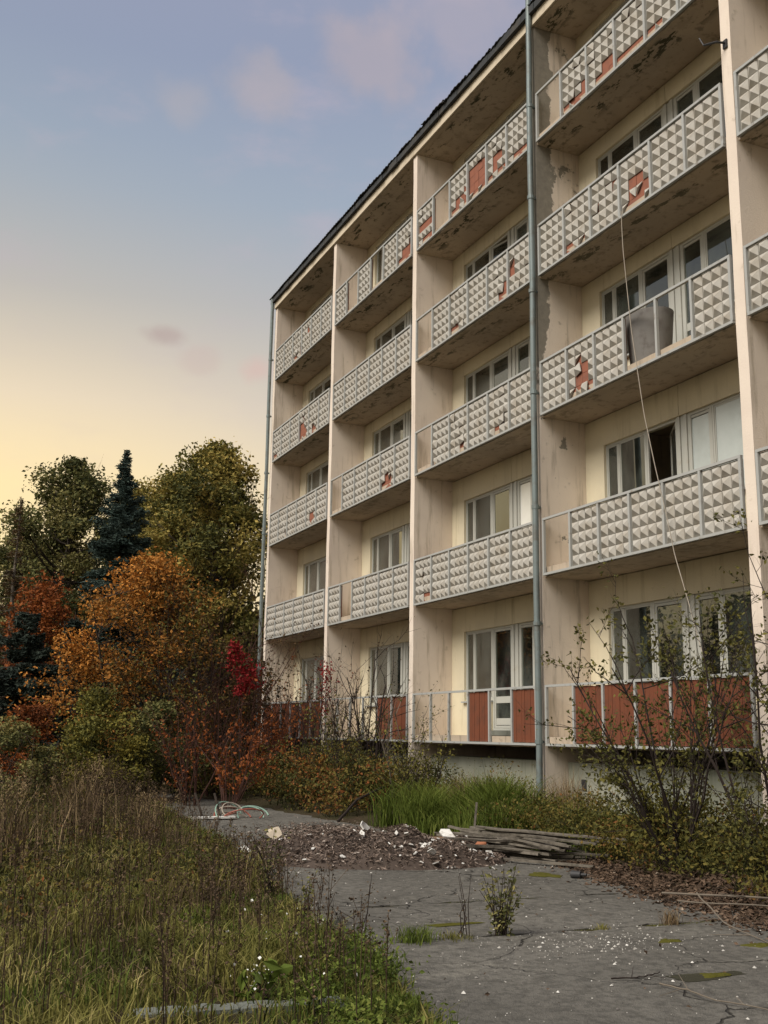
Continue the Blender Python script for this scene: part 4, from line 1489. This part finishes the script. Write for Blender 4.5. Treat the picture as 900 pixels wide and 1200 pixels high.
def seed_stalks(name, label, n, xf, h, seed, leafy=0.0, mat=None):
    r = np.random.default_rng(seed)
    xy = xf(r, n)
    g = MB()
    P = []
    for x, y in xy:
        z = float(gz(x, y))
        hh_ = h * r.uniform(0.55, 1.15)
        lx, ly = r.normal(size=2) * 0.07 * hh_
        pts = np.array([(x, y, z - .02), (x + lx * .4, y + ly * .4, z + hh_ * .5), (x + lx, y + ly, z + hh_)])
        ti = r.uniform(0.0, 0.45)
        g.tube(pts, [0.0045, 0.0035, 0.002], 3, tint=ti)
        for _ in range(int(r.integers(2, 6))):
            t = r.uniform(0.45, 0.95)
            q = pts[0] + (pts[2] - pts[0]) * t
            e = q + np.array([r.normal() * .05, r.normal() * .05, r.uniform(0.04, 0.14)])
            g.tube([q, e], [0.0025, 0.0015], 3, tint=ti)
            P.append(e + r.normal(size=(4, 3)) * 0.010)
        P.append(pts[2] + r.normal(size=(8, 3)) * np.array([.012, .012, .035]))
        t = r.uniform(0.35, 1.0, 6)[:, None]
        P.append(pts[0] + (pts[2] - pts[0]) * t + r.normal(size=(6, 3)) * 0.022)
    P = np.concatenate(P)
    leaf_cards(g, P, 0.020, r, r.uniform(0, 0.55, len(P)), aspect=0.7)
    return tag(g.build(name, mat or G_DRY), label, 'weeds', kind='stuff')


seed_stalks('weeds', 'dark dead seed stalks standing in the near left field', 150, field_xy(4.5, 10.6, 0.9, 3.0, 0.25), 0.60, 181)
seed_stalks('weeds', 'tall brown dead weeds in the far left field', 300, field_xy(-9, 5.0, 0.5, 3.2, 0.9), 0.92, 182)
seed_stalks('weeds', 'reddish brown weeds along the path edge', 120, field_xy(-9, 6.5, 0.0, 0.9), 0.42, 183)
undergrowth('undergrowth', 'dull green leafy weeds among the left field grass', -11, 6.5, lambda x: road_l(x) - 3.0, lambda x: road_l(x) - 0.2, 190, 60, 0.5, G_MIX, (0.05, 0.6), 184, 0.05, 0.16)
undergrowth('undergrowth', 'green weed fringe spilling over the near path edge', 8.0, 11.2, lambda x: road_l(x) - 0.7, lambda x: road_l(x) + 0.05, 60, 70, 0.26, G_BRIGHT, (0.1, 0.7), 185, 0.035, 0.10)
cs = [(x, road_l(x) - rr_.uniform(0.0, 0.7)) for x in rr_.uniform(7.6, 11.3, 46)]
grass_patch('long_grass', 'fresh grass fringe at the near path edge', 5500, tufts(cs, 5500, 0.09), 0.24, G_BRIGHT, 186, (0.0, 0.75), 0.007, 0.7)


# single plants on the asphalt
def small_plant(name, label, xy, h, spread, nst, nleaf, mat, seed, lsize=0.04, dark=(0.0, 0.6), cat='weed'):
    r = np.random.default_rng(seed)
    root = empty(name, (xy[0], xy[1], 0.0), label, cat)
    gs, g = MB(), MB()
    P = []
    for s_ in range(nst):
        a = r.uniform(0, 6.28)
        e = np.array([math.cos(a) * spread * r.uniform(.2, 1), math.sin(a) * spread * r.uniform(.2, 1), h * r.uniform(.5, 1.1)])
        mid = e * np.array([.35, .35, .5]) + r.normal(size=3) * .02
        pts = np.array([(r.normal() * .03, r.normal() * .03, -0.01), mid, e])
        gs.tube(pts, [0.005, 0.004, 0.002], 4)
        k = np.linspace(0.15, 1, max(3, nleaf // nst))[:, None]
        P.append((1 - k) ** 2 * pts[0] + 2 * k * (1 - k) * pts[1] + k ** 2 * pts[2] + r.normal(size=(len(k), 3)) * 0.028)
    gs.build('stems', M['twig'], root)
    P = np.concatenate(P)
    leaf_cards(g, P, lsize, r, r.uniform(dark[0], dark[1], len(P)))
    g.build('foliage', mat, root)
    return root


def tuft_plant(name, label, xy, h, n, sg, mat, seed, tr=(0, 1), width=0.006, group=None):
    r = np.random.default_rng(seed)
    g = MB()
    P = np.concatenate([r.normal(size=(n, 2)) * sg, np.full((n, 1), 0.0)], 1)
    blades(g, P, h, r, r.uniform(tr[0], tr[1], n), width, 0.9)
    o = g.build(name, mat, loc=(xy[0], xy[1], 0.0))
    return tag(o, label, 'grass tuft', group)


small_plant('weed_plant', 'bushy dark green weed growing from the asphalt joint', (7.93, -5.42), 0.52, 0.24, 26, 420, L_GREEN, 201, 0.042, (0.1, 1.0))
small_plant('weed_plant', 'thin dry weed beside the bushy one on the asphalt', (7.9, -5.75), 0.50, 0.12, 5, 30, L_BROWN, 202, 0.02)
tuft_plant('grass_tuft', 'low spiky grass tuft on the asphalt joint', (7.93, -6.2), 0.17, 260, 0.075, G_BRIGHT, 203, (0, 0.7))
tuft_plant('grass_tuft', 'flat small tuft between the spiky tuft and the bushy weed', (7.94, -5.85), 0.07, 160, 0.07, G_DARK, 204, (0.2, 0.8))
tuft_plant('grass_tuft', 'upright dry tuft in the joint below the leaf litter', (7.93, -3.72), 0.16, 140, 0.04, G_DRY, 205, (0.3, 0.9), 0.005)
tuft_plant('grass_tuft', 'tiny tuft in the joint left of the upright dry one', (7.95, -4.45), 0.07, 70, 0.03, G_DARK, 206, (0.3, 0.9), 0.005)
small_plant('dock_plant', 'tall dark dock stalk at the path edge', (7.9, -6.62), 0.62, 0.07, 3, 90, L_BROWN, 207, 0.022, (0, .6))
small_plant('dock_plant', 'short green stalk beside the tall dock', (7.2, -6.85), 0.45, 0.12, 6, 120, L_GREEN, 208, 0.04, (0.3, 1))
small_plant('weed_plant', 'tall dark green weed clump at the path edge before the heap', (5.55, -6.62), 0.66, 0.22, 18, 300, L_GREEN, 212, 0.04, (0.1, 0.9))
small_plant('weed_plant', 'rusty brown weed clump left of the tall green one', (5.0, -6.75), 0.60, 0.25, 22, 300, L_BROWN, 213, 0.03, (0.2, 1.0))
def joint_xy(x0, ya, yb_, k):
    def fn(r, n):
        y = r.uniform(ya, yb_, n * 2)
        y = y[np.sin(y * 5.1 + k) + np.sin(y * 11.3 + 2 * k) + r.normal(size=len(y)) * .5 > 0.1][:n]
        return np.stack([x0 + r.normal(size=len(y)) * 0.022 + 0.035 * np.sin(y * 3), y], -1)
    return fn


grass_patch('joint_grass', 'short grass and moss growing along the asphalt joints', 1500, joint_xy(7.92, -6.5, -2.9, 1), 0.035, G_DARK, 215, (0.0, 0.7), 0.006, 1.0)
grass_patch('joint_grass', 'short grass growing in the farther asphalt joint', 900, joint_xy(6.25, -6.3, -2.6, 2), 0.035, G_DARK, 216, (0.0, 0.7), 0.007, 1.0)
# broad leaved plant with white flowers by the kerb
root = small_plant('flowering_plant', 'broad leaved plant with white flowers at the concrete kerb', (9.42, -7.93), 0.22, 0.13, 12, 60, G_BRIGHT, 209, 0.10, (0.1, 0.6), 'plant')
r = np.random.default_rng(210)
g = MB()
P = np.stack([r.normal(size=26) * 0.05, r.normal(size=26) * 0.05, r.uniform(0.12, 0.24, 26)], -1)
leaf_cards(g, P, 0.02, r, r.uniform(0, 1, 26), aspect=0.9)
g.build('flowers', M['flower'], root)
r = np.random.default_rng(211)
g = MB()
P = np.stack([r.uniform(6.5, 9.6, 34), np.zeros(34), np.zeros(34)], -1)
P[:, 1] = road_l(P[:, 0]) - r.uniform(0.1, 1.1, 34)
P[:, 2] = r.uniform(0.1, 0.28, 34)
leaf_cards(g, P, 0.022, r, r.uniform(0, 1, 34), aspect=0.9)
tag(g.build('wildflowers', M['flower']), 'tiny white flowers dotted through the near grass', 'flowers', kind='stuff')

# concrete kerb stones half buried in the near grass
r = np.random.default_rng(220)
for k, (ya, yb_, lab) in enumerate(((-8.72, -8.12, 'left concrete kerb stone half buried in the near grass'), (-8.10, -7.5, 'right concrete kerb stone half buried beside the white flowers'))):
    g = MB()
    nn = 8
    yy = np.linspace(ya, yb_, nn)
    xx_ = 9.45 + 0.1 * (yy + 9) / 1.0 * 1.1
    V = []
    for x, y in zip(xx_, yy):
        e = r.normal(size=4) * 0.003
        V += [(x - .06, y, -0.08), (x - .058 + e[0], y, 0.05 + e[1]), (x - .045, y, 0.062 + e[1]), (x + .045, y, 0.062 + e[2]), (x + .06 + e[3], y, 0.05), (x + .06, y, -0.08)]
    V = np.array(V)
    i = np.arange(nn - 1)[:, None] * 6
    j = np.arange(6)[None, :]
    g.add(V, np.stack([i + j, i + (j + 1) % 6, i + 6 + (j + 1) % 6, i + 6 + j], -1).reshape(-1, 4)[:, ::-1])
    g.add(V[:6], np.array([[5, 4, 3, 2, 1, 0]]))
    g.add(V[-6:], np.array([[0, 1, 2, 3, 4, 5]]))
    tag(g.build('kerb_stone', M['concrete']), lab, 'kerb')

# ------------------------------------------------------------------ debris
PC = np.array([2.6, -4.25])
vd = np.array([-0.92, 0.39])
pd = np.array([0.39, 0.92])


def pile_h(a, b_):
    q = (a / 1.75) ** 2 + (b_ / 1.2) ** 2
    return np.where(q < 1, 0.34 * (1 - q) ** 0.6, 0) * (0.85 + 0.4 * wob(a * 2.6, b_ * 2.6, 1.2))


g = MB()
na, nb_ = 60, 34
A, B = np.meshgrid(np.linspace(-1.75, 1.75, na), np.linspace(-1.2, 1.2, nb_), indexing='ij')
Hh = pile_h(A, B) - 0.01
ii, jj = np.meshgrid(np.arange(na - 1), np.arange(nb_ - 1), indexing='ij')
q = (ii * nb_ + jj).ravel()
g.add(np.stack([pd[0] * A + vd[0] * B, pd[1] * A + vd[1] * B, Hh], -1), np.stack([q, q + 1, q + nb_ + 1, q + nb_], -1)[:, ::-1], 0.1)
r = np.random.default_rng(230)
k = 10500
a, b_ = r.uniform(-1.85, 1.85, k), r.uniform(-1.3, 1.3, k)
keep = ((a / 1.85) ** 2 + (b_ / 1.3) ** 2) < r.uniform(0.75, 1.0, k)
a, b_ = a[keep], b_[keep]
P = np.stack([pd[0] * a + vd[0] * b_, pd[1] * a + vd[1] * b_, np.maximum(pile_h(a, b_), 0.012) + r.uniform(0, 0.03, len(a))], -1)
leaf_cards(g, P, 0.062, r, np.clip(r.normal(size=len(P)) * .28 + .45, 0, 1), flat=0.55, aspect=0.30)
tag(g.build('debris_heap', G_BARK, loc=(PC[0], PC[1], 0.012)), 'low heap of brown bark and rubbish on the asphalt', 'debris heap')


r = np.random.default_rng(233)
g = MB()
k2 = 2600
a, b_ = r.normal(size=k2) * 0.95, r.normal(size=k2) * 0.42
P = np.stack([pd[0] * b_ * 1.2 + vd[0] * a, pd[1] * b_ * 1.2 + vd[1] * a, 0.01 + 0.10 * np.exp(-(a ** 2) / 0.9 - (b_ ** 2) / 0.2) * r.uniform(.3, 1, k2) + r.uniform(0, .02, k2)], -1)
leaf_cards(g, P, 0.065, r, np.clip(r.normal(size=k2) * .3 + .5, 0, 1), flat=0.6, aspect=0.30)
tag(g.build('debris_heap', G_BARK, loc=(-0.6, -3.7, 0.012)), 'thin scatter of bark rubbish trailing behind the main heap', 'debris heap')


def on_pile(a, b_):
    return (PC[0] + pd[0] * a + vd[0] * b_, PC[1] + pd[1] * a + vd[1] * b_, float(pile_h(np.array(a), np.array(b_))) + 0.03)


def shard(seed, sz, th=0.012):
    r = random.Random(seed)
    n_ = r.randint(4, 6)
    pts = [(sz * r.uniform(.6, 1.1) * math.cos(k * 6.283 / n_ + r.uniform(-.3, .3)), sz * r.uniform(.4, .8) * math.sin(k * 6.283 / n_ + r.uniform(-.3, .3)), r.uniform(-.1, .1) * sz) for k in range(n_)]
    g = MB()
    V = np.array(pts + [(x, y, z + th) for x, y, z in pts])
    g.add(V, [np.array([list(range(n_))[::-1]]), np.array([[n_ + i for i in range(n_)]]), np.array([[i, (i + 1) % n_, n_ + (i + 1) % n_, n_ + i] for i in range(n_)])])
    return g


rs = random.Random(31)
for k in range(84):
    a, b_ = rs.uniform(-1.6, 1.65), rs.uniform(-1.15, 0.5)
    if k > 38:
        a = rs.uniform(0.3, 1.7)
    sz = rs.choice((0.018, 0.025, 0.03, 0.04, 0.05, 0.075))
    o = shard(400 + k, sz).build('white_shard', M['white_chip'], loc=on_pile(a, b_))
    o.rotation_euler = (rs.uniform(-.9, .9), rs.uniform(-.7, .7), rs.uniform(0, 6.28))
    tag(o, 'broken white shard scattered over the brown debris heap', 'shard', 'white shards on the debris heap')
for nm, lab, mt, a, b_, sz, rot in (
        ('panel_piece', 'pale yellowish panel piece stuck upright in the left of the heap', 'fascia', -1.30, 0.35, 0.15, (1.2, 0.2, 1.1)),
        ('panel_piece', 'long white panel piece lying on the heap beside the planks', 'white_chip', 0.95, 0.1, 0.16, (0.5, 0.25, 0.5)),
        ('panel_piece', 'white panel piece lying at the left end of the heap', 'white_chip', -1.62, -0.35, 0.12, (0.4, 0.1, 1.0)),
        ('panel_piece', 'white panel piece standing at the top middle of the heap', 'white_chip', -0.12, 0.15, 0.11, (1.0, 0.3, 2.0)),
        ('brick_piece', 'orange brick piece between the heap and the planks', 'orange_brick', 1.42, 0.05, 0.10, (1.0, 0.4, 0.6))):
    o = shard(hash(lab) % 1000 if False else len(lab) * 7, sz, 0.02).build(nm, M[mt], loc=Vector(on_pile(a, b_)) + Vector((0, 0, sz * 0.45)))
    o.rotation_euler = rot
    tag(o, lab, 'debris piece')
g = MB()
r = np.random.default_rng(33)
th, ph = np.meshgrid(np.linspace(0, math.pi, 8), np.arange(12) * math.pi / 6, indexing='ij')
rad_ = 0.09 * (1 + 0.25 * np.sin(3 * ph + 2 * th) + 0.15 * r.normal(size=th.shape))
V = np.stack([rad_ * np.sin(th) * np.cos(ph) * 1.3, rad_ * np.sin(th) * np.sin(ph), rad_ * np.cos(th) * 0.6], -1).reshape(-1, 3)
i, j = np.meshgrid(np.arange(7), np.arange(12), indexing='ij')
g.add(V, np.stack([i * 12 + j, i * 12 + (j + 1) % 12, (i + 1) * 12 + (j + 1) % 12, (i + 1) * 12 + j], -1).reshape(-1, 4)[:, ::-1])
tag(g.build('plastic_bag', M['blue_bag'], loc=Vector(on_pile(-1.62, -0.62)) + Vector((0, 0, 0.02))), 'crumpled pale blue bag at the left end of the heap', 'bag')

# plank heap
rp = random.Random(77)
names = {0: 'frontmost grey plank of the heap lying flat on the asphalt', 47: 'topmost grey plank lying along the top of the plank heap'}
for k in range(48):
    lev = min(5, k // 9)
    L = rp.uniform(0.8, 2.1)
    ang = rp.gauss(0, 0.27) + (0.35 if k % 9 == 4 else 0)
    a0 = math.atan2(0.62, 0.78) + ang
    d = np.array([math.cos(a0), math.sin(a0)])
    nrm_ = np.array([-d[1], d[0]])
    off = -0.52 if k == 0 else rp.uniform(-0.48, 0.5) * (1 - 0.2 * lev)
    c = np.array([3.15, -2.42]) + nrm_ * off + d * rp.uniform(-0.5, 0.5)
    z0_ = 0.035 + 0.05 * lev + rp.uniform(0, .03)
    w_, h_ = rp.uniform(0.035, 0.10), rp.uniform(0.015, 0.035)
    g = MB()
    # a board with a splintered, slightly bowed outline
    nn = 7
    tt = np.linspace(-.5, .5, nn)
    bow = rp.uniform(-.02, .02)
    V = []
    for q, t in enumerate(tt):
        wv_ = w_ / 2 * (rp.uniform(.55, .9) if q in (0, nn - 1) else rp.uniform(.92, 1.05))
        lx = t * L + (rp.uniform(-.04, .04) if q in (0, nn - 1) else 0)
        zz = z0_ + 0.07 * (0.5 - t) * rp.uniform(.8, 1.2) * (lev > 0) + bow * (1 - 4 * t * t)
        for sy, sz_ in ((-1, -1), (1, -1), (1, 1), (-1, 1)):
            V.append((lx + rp.uniform(-.02, .02) * (q in (0, nn - 1)), sy * wv_, max(zz, h_ / 2 + .004) + sz_ * h_ / 2))
    i_ = np.arange(nn - 1)[:, None] * 4
    j_ = np.arange(4)[None, :]
    g.add(V, [np.stack([i_ + j_, i_ + 4 + j_, i_ + 4 + (j_ + 1) % 4, i_ + (j_ + 1) % 4], -1).reshape(-1, 4)[:, ::-1], np.array([[0, 1, 2, 3], [4 * nn - 1, 4 * nn - 2, 4 * nn - 3, 4 * nn - 4]])])
    o = g.build('plank', M['wood_brown'] if k in (19, 22) else M['wood_grey'], loc=(c[0], c[1], 0.012))
    o.rotation_euler = (rp.uniform(-.25, .25), 0, a0)
    if k == 19:
        tag(o, 'brown broken plank lying across the grey plank heap', 'plank')
    elif k == 22:
        tag(o, 'second brown plank high in the grey plank heap', 'plank')
    elif k in names:
        tag(o, names[k], 'plank')
    else:
        tag(o, 'weathered grey plank lying in the heap before the long grass', 'plank', 'grey planks in the heap')
g = MB()
g.obox((0, 0, 0.02), (0.03, 0.05, 0.62), 0.05, 0.03)
tag(g.build('plank', M['wood_grey'], loc=(2.2, -2.55, 0.05)), 'short grey board standing upright in the long grass', 'plank')

# tangle of pipes and hose on a white board on the far path
root = empty('scrap_tangle', (-4.15, -4.3, 0), 'tangle of thin red and green rods lying on the far path', 'scrap')
M['rod_red'] = dirty('red_rod', (0.30, 0.09, 0.06), (0.2, 0.1, 0.07))
M['rod_green'] = dirty('green_rod', (0.25, 0.38, 0.30), (0.2, 0.3, 0.25))
for k in range(9):
    rr2 = random.Random(500 + k)
    g = MB()
    R0 = rr2.uniform(0.18, 0.42)
    c = np.array([rr2.uniform(-.25, .25), rr2.uniform(-.1, .55), 0.10])
    tl = rr2.uniform(0.3, 1.2)
    az = rr2.uniform(0, 6.28)
    t = np.linspace(0, rr2.uniform(2.2, 5.5), 20)
    P = np.stack([np.cos(t) * R0, np.sin(t) * R0, np.zeros(20)], -1)
    Rm = np.array(Matrix.Rotation(az, 3, 'Z') @ Matrix.Rotation(tl, 3, 'X'))
    P = P @ Rm.T
    P[:, 2] *= 0.8
    P[:, 2] -= P[:, 2].min() - 0.02
    g.tube(P + c * np.array([1, 1, 0]), 0.013, 5)
    g.build('rod', M[('rod_red', 'rod_green', 'cable')[k % 3]], root)
g = MB()
g.obox((0, -0.42, 0.03), (0.12, 0.42, 0.045), 0.22, 0.03)
o = g.build('white_board', M['white_chip'], loc=(-4.0, -4.62, 0.012))
tag(o, 'flat white board on the far path beneath the rod tangle', 'board')
for k, (x, y) in enumerate(((-4.25, -4.72), (-4.1, -4.42))):
    g = MB()
    g.obox((0, 0, 0.0), (-0.05, -0.14 + 0.03 * k, 0.42), 0.04, 0.04)
    tag(g.build('stake', M['bark'], loc=(x, y, 0.05)), ('left dark stake leaning by the rod tangle', 'right dark stake leaning by the rod tangle')[k], 'stake')

# leaf litter and fallen branches at the right
r = np.random.default_rng(240)
k = 9000
x = r.uniform(3.8, 10.5, k)
y = road_r(x) + r.normal(size=k) * 0.16 + r.uniform(-0.42, 0.75, k) * np.clip((x - 3.6) / 2.5, 0.2, 1)
g = MB()
P = np.stack([x, y, np.maximum(gz(x, y), 0.012) + r.uniform(0.004, 0.05, k) * np.clip((y - road_r(x) + 0.5), .1, 1)], -1)
leaf_cards(g, P, 0.07, r, np.clip(r.normal(size=k) * .22 + .32, 0, 1), flat=0.65, aspect=0.45)
tag(g.build('leaf_litter', G_LITTER), 'drift of brown dead leaves along the right path edge', 'leaf litter', kind='stuff')
for k, (pts, rad_, mt, lab) in enumerate((
        ([(6.9, -3.0, .10), (7.6, -2.55, .14), (8.3, -2.0, .16), (9.0, -1.5, .2)], 0.012, 'twig_pale', 'long pale branch lying on the brown leaf drift'),
        ([(7.2, -3.05, .07), (7.9, -2.75, .12), (8.7, -2.1, .13)], 0.008, 'twig_pale', 'thinner pale branch lying below the long one on the drift'),
        ([(7.6, -3.15, .2), (8.3, -3.45, .05), (8.95, -3.62, .03)], 0.008, 'twig_pale', 'pale forked branch reaching from the drift onto the asphalt'),
        ([(9.85, -5.35, .03), (10.1, -5.3, .035), (10.35, -5.28, .03), (10.75, -5.1, .03)], 0.0065, 'twig_pale', 'thin pale stick lying alone on the near asphalt'),
        ([(9.6, -5.55, .025), (9.66, -5.35, .03), (9.55, -5.1, .025)], 0.006, 'twig', 'short dark twig beside the mossy hollow'),
        ([(-2.0, -2.9, .1), (-2.6, -2.3, .42), (-3.2, -1.5, .6), (-3.9, -0.9, .62)], 0.028, 'twig', 'long fallen branch arching at the path edge before the bushes'))):
    g = MB()
    cp = np.array(pts)
    tt = np.linspace(0, len(cp) - 1, 16)
    cp = np.stack([np.interp(tt, np.arange(len(cp)), cp[:, i]) for i in range(3)], -1)
    rb = np.random.default_rng(300 + k)
    cp[1:] += np.cumsum(rb.normal(size=(15, 3)) * 0.006, axis=0) * np.array([1, 1, 0.3])
    g.tube(cp, np.linspace(rad_, rad_ * .5, 16), 6)
    for _ in range(3):
        i = rb.integers(4, 14)
        e = cp[i] + rb.normal(size=3) * np.array([.16, .16, 0.02]) + np.array([0, 0, 0.02])
        g.tube([cp[i], e], [rad_ * .5, rad_ * .25], 4)
    tag(g.build('fallen_branch', M[mt]), lab, 'branch')

# chips of plaster strewn on the asphalt
r = np.random.default_rng(250)
g = MB()
n_ = 1300
x = np.concatenate([r.uniform(-2, 11.5, n_), r.normal(size=300) * 0.26 + 8.45, r.normal(size=160) * .6 + 8.6])
y = np.concatenate([r.uniform(-7.2, -2.4, n_), r.normal(size=300) * 0.5 - 4.85, r.normal(size=160) * .8 - 5.0])
ok = (y > road_l(x) + .05) & (y < road_r(x))
x, y = x[ok], y[ok]
n_ = len(x)
sz = 0.004 + 0.009 * r.power(1.2, n_) * r.uniform(0, 1, n_) ** 2.5 * 2.4
a = r.uniform(0, 6.28, n_)
V = []
for q in range(5):
    t = a + q * 1.2566
    V.append(np.stack([x + np.cos(t) * sz * r.uniform(.5, 1.2, n_), y + np.sin(t) * sz * r.uniform(.5, 1.2, n_), np.full(n_, 0.014)], -1))
V.append(np.stack([x, y, 0.017 + sz * 0.5], -1))
V = np.stack(V, 1).reshape(-1, 3)
i = np.arange(n_)[:, None] * 6
g.add(V, np.concatenate([i + np.array([[q, (q + 1) % 5, 5]]) for q in range(5)]), np.repeat(np.clip(r.normal(size=n_) * .26 + .38, 0, 1), 6))
CHIP = graded('plaster_chip', [(0, (0.10, 0.09, 0.08)), (0.4, (0.34, 0.32, 0.28)), (1, (0.68, 0.66, 0.60))])
tag(g.build('plaster_chips', CHIP), 'pale plaster chips strewn over the asphalt', 'chips', kind='stuff')
# fallen leaves on the asphalt
g = MB()
x = r.uniform(3, 11, 70)
y = r.uniform(-7, -2.6, 70)
ok = (y > road_l(x)) & (y < road_r(x))
P = np.stack([x[ok], y[ok], np.full(ok.sum(), 0.03)], -1)
leaf_cards(g, P, 0.035, r, r.uniform(0, .8, len(P)), flat=0.9)
tag(g.build('fallen_leaves', G_LITTER), 'single fallen leaves on the asphalt', 'leaves', kind='stuff')

# moss cushions and the mossy hollow
MOSS = dirty('moss', (0.085, 0.080, 0.014), (0.04, 0.042, 0.012), 0.95, 0.1, scale=16, fine=90, st=0.8)
SLUDGE = dirty('wet_mud', (0.034, 0.032, 0.018), (0.06, 0.058, 0.022), 0.7, 0.3, scale=12, fine=60, st=0.7)


def cushion(name, label, x, y, rx, ry, h, mat, seed, cat, z=0.014):
    r = np.random.default_rng(seed)
    g = MB()
    n_ = 26
    a = np.arange(n_) * 2 * math.pi / n_
    edge = 1 + 0.22 * np.sin(3 * a + seed) + 0.12 * np.sin(7 * a + 2 * seed) + 0.06 * r.normal(size=n_)
    rings = [(1.0, -0.006), (0.9, 0.35), (0.6, 0.8), (0.3, 1.0)]
    V = [np.stack([np.cos(a) * rx * edge * s_, np.sin(a) * ry * edge * s_, z + h * k + h * .25 * r.normal(size=n_) * (k > 0)], -1) for s_, k in rings]
    V.append(np.array([[0, 0, z + h]]))
    V = np.concatenate(V)
    i = np.arange(n_)
    F = [np.stack([i + t * n_, (i + 1) % n_ + t * n_, (i + 1) % n_ + (t + 1) * n_, i + (t + 1) * n_], -1) for t in range(3)]
    g.add(V, [np.concatenate(F), np.stack([i + 3 * n_, (i + 1) % n_ + 3 * n_, np.full(n_, 4 * n_)], -1)])
    return tag(g.build(name, mat, smooth=True, loc=(x, y, 0)), label, cat)


cushion('muddy_patch', 'dark muddy hollow in the near asphalt', 9.72, -4.86, 0.10, 0.30, 0.005, SLUDGE, 3, 'puddle')
cushion('moss_cushion', 'yellow-green moss cushion inside the dark muddy hollow', 9.74, -4.80, 0.055, 0.12, 0.012, MOSS, 4, 'moss', z=0.018)
cushion('moss_cushion', 'small moss cushion on the asphalt below the joint', 8.60, -4.28, 0.06, 0.10, 0.012, MOSS, 5, 'moss')
cushion('moss_cushion', 'flat moss patch by the end of the plank heap', 4.75, -3.0, 0.22, 0.16, 0.012, MOSS, 6, 'moss')
cushion('moss_cushion', 'moss cushion near the forked branch at the right', 8.98, -3.72, 0.07, 0.12, 0.012, MOSS, 8, 'moss')
cushion('moss_cushion', 'thin moss patch left of the bushy weed', 7.35, -5.55, 0.05, 0.26, 0.008, MOSS, 9, 'moss')
g = MB()
g.tube([(0, 0, .04), (.1, .06, .045)], [0.045, 0.04], 8)
g.tube([(.1, .06, .045), (.16, .095, .05)], [0.018, 0.016], 8)
tag(g.build('bottle', M['black_metal'], loc=(5.05, -2.82, 0.01), smooth=True), 'small black bottle lying on the asphalt near the planks', 'bottle')
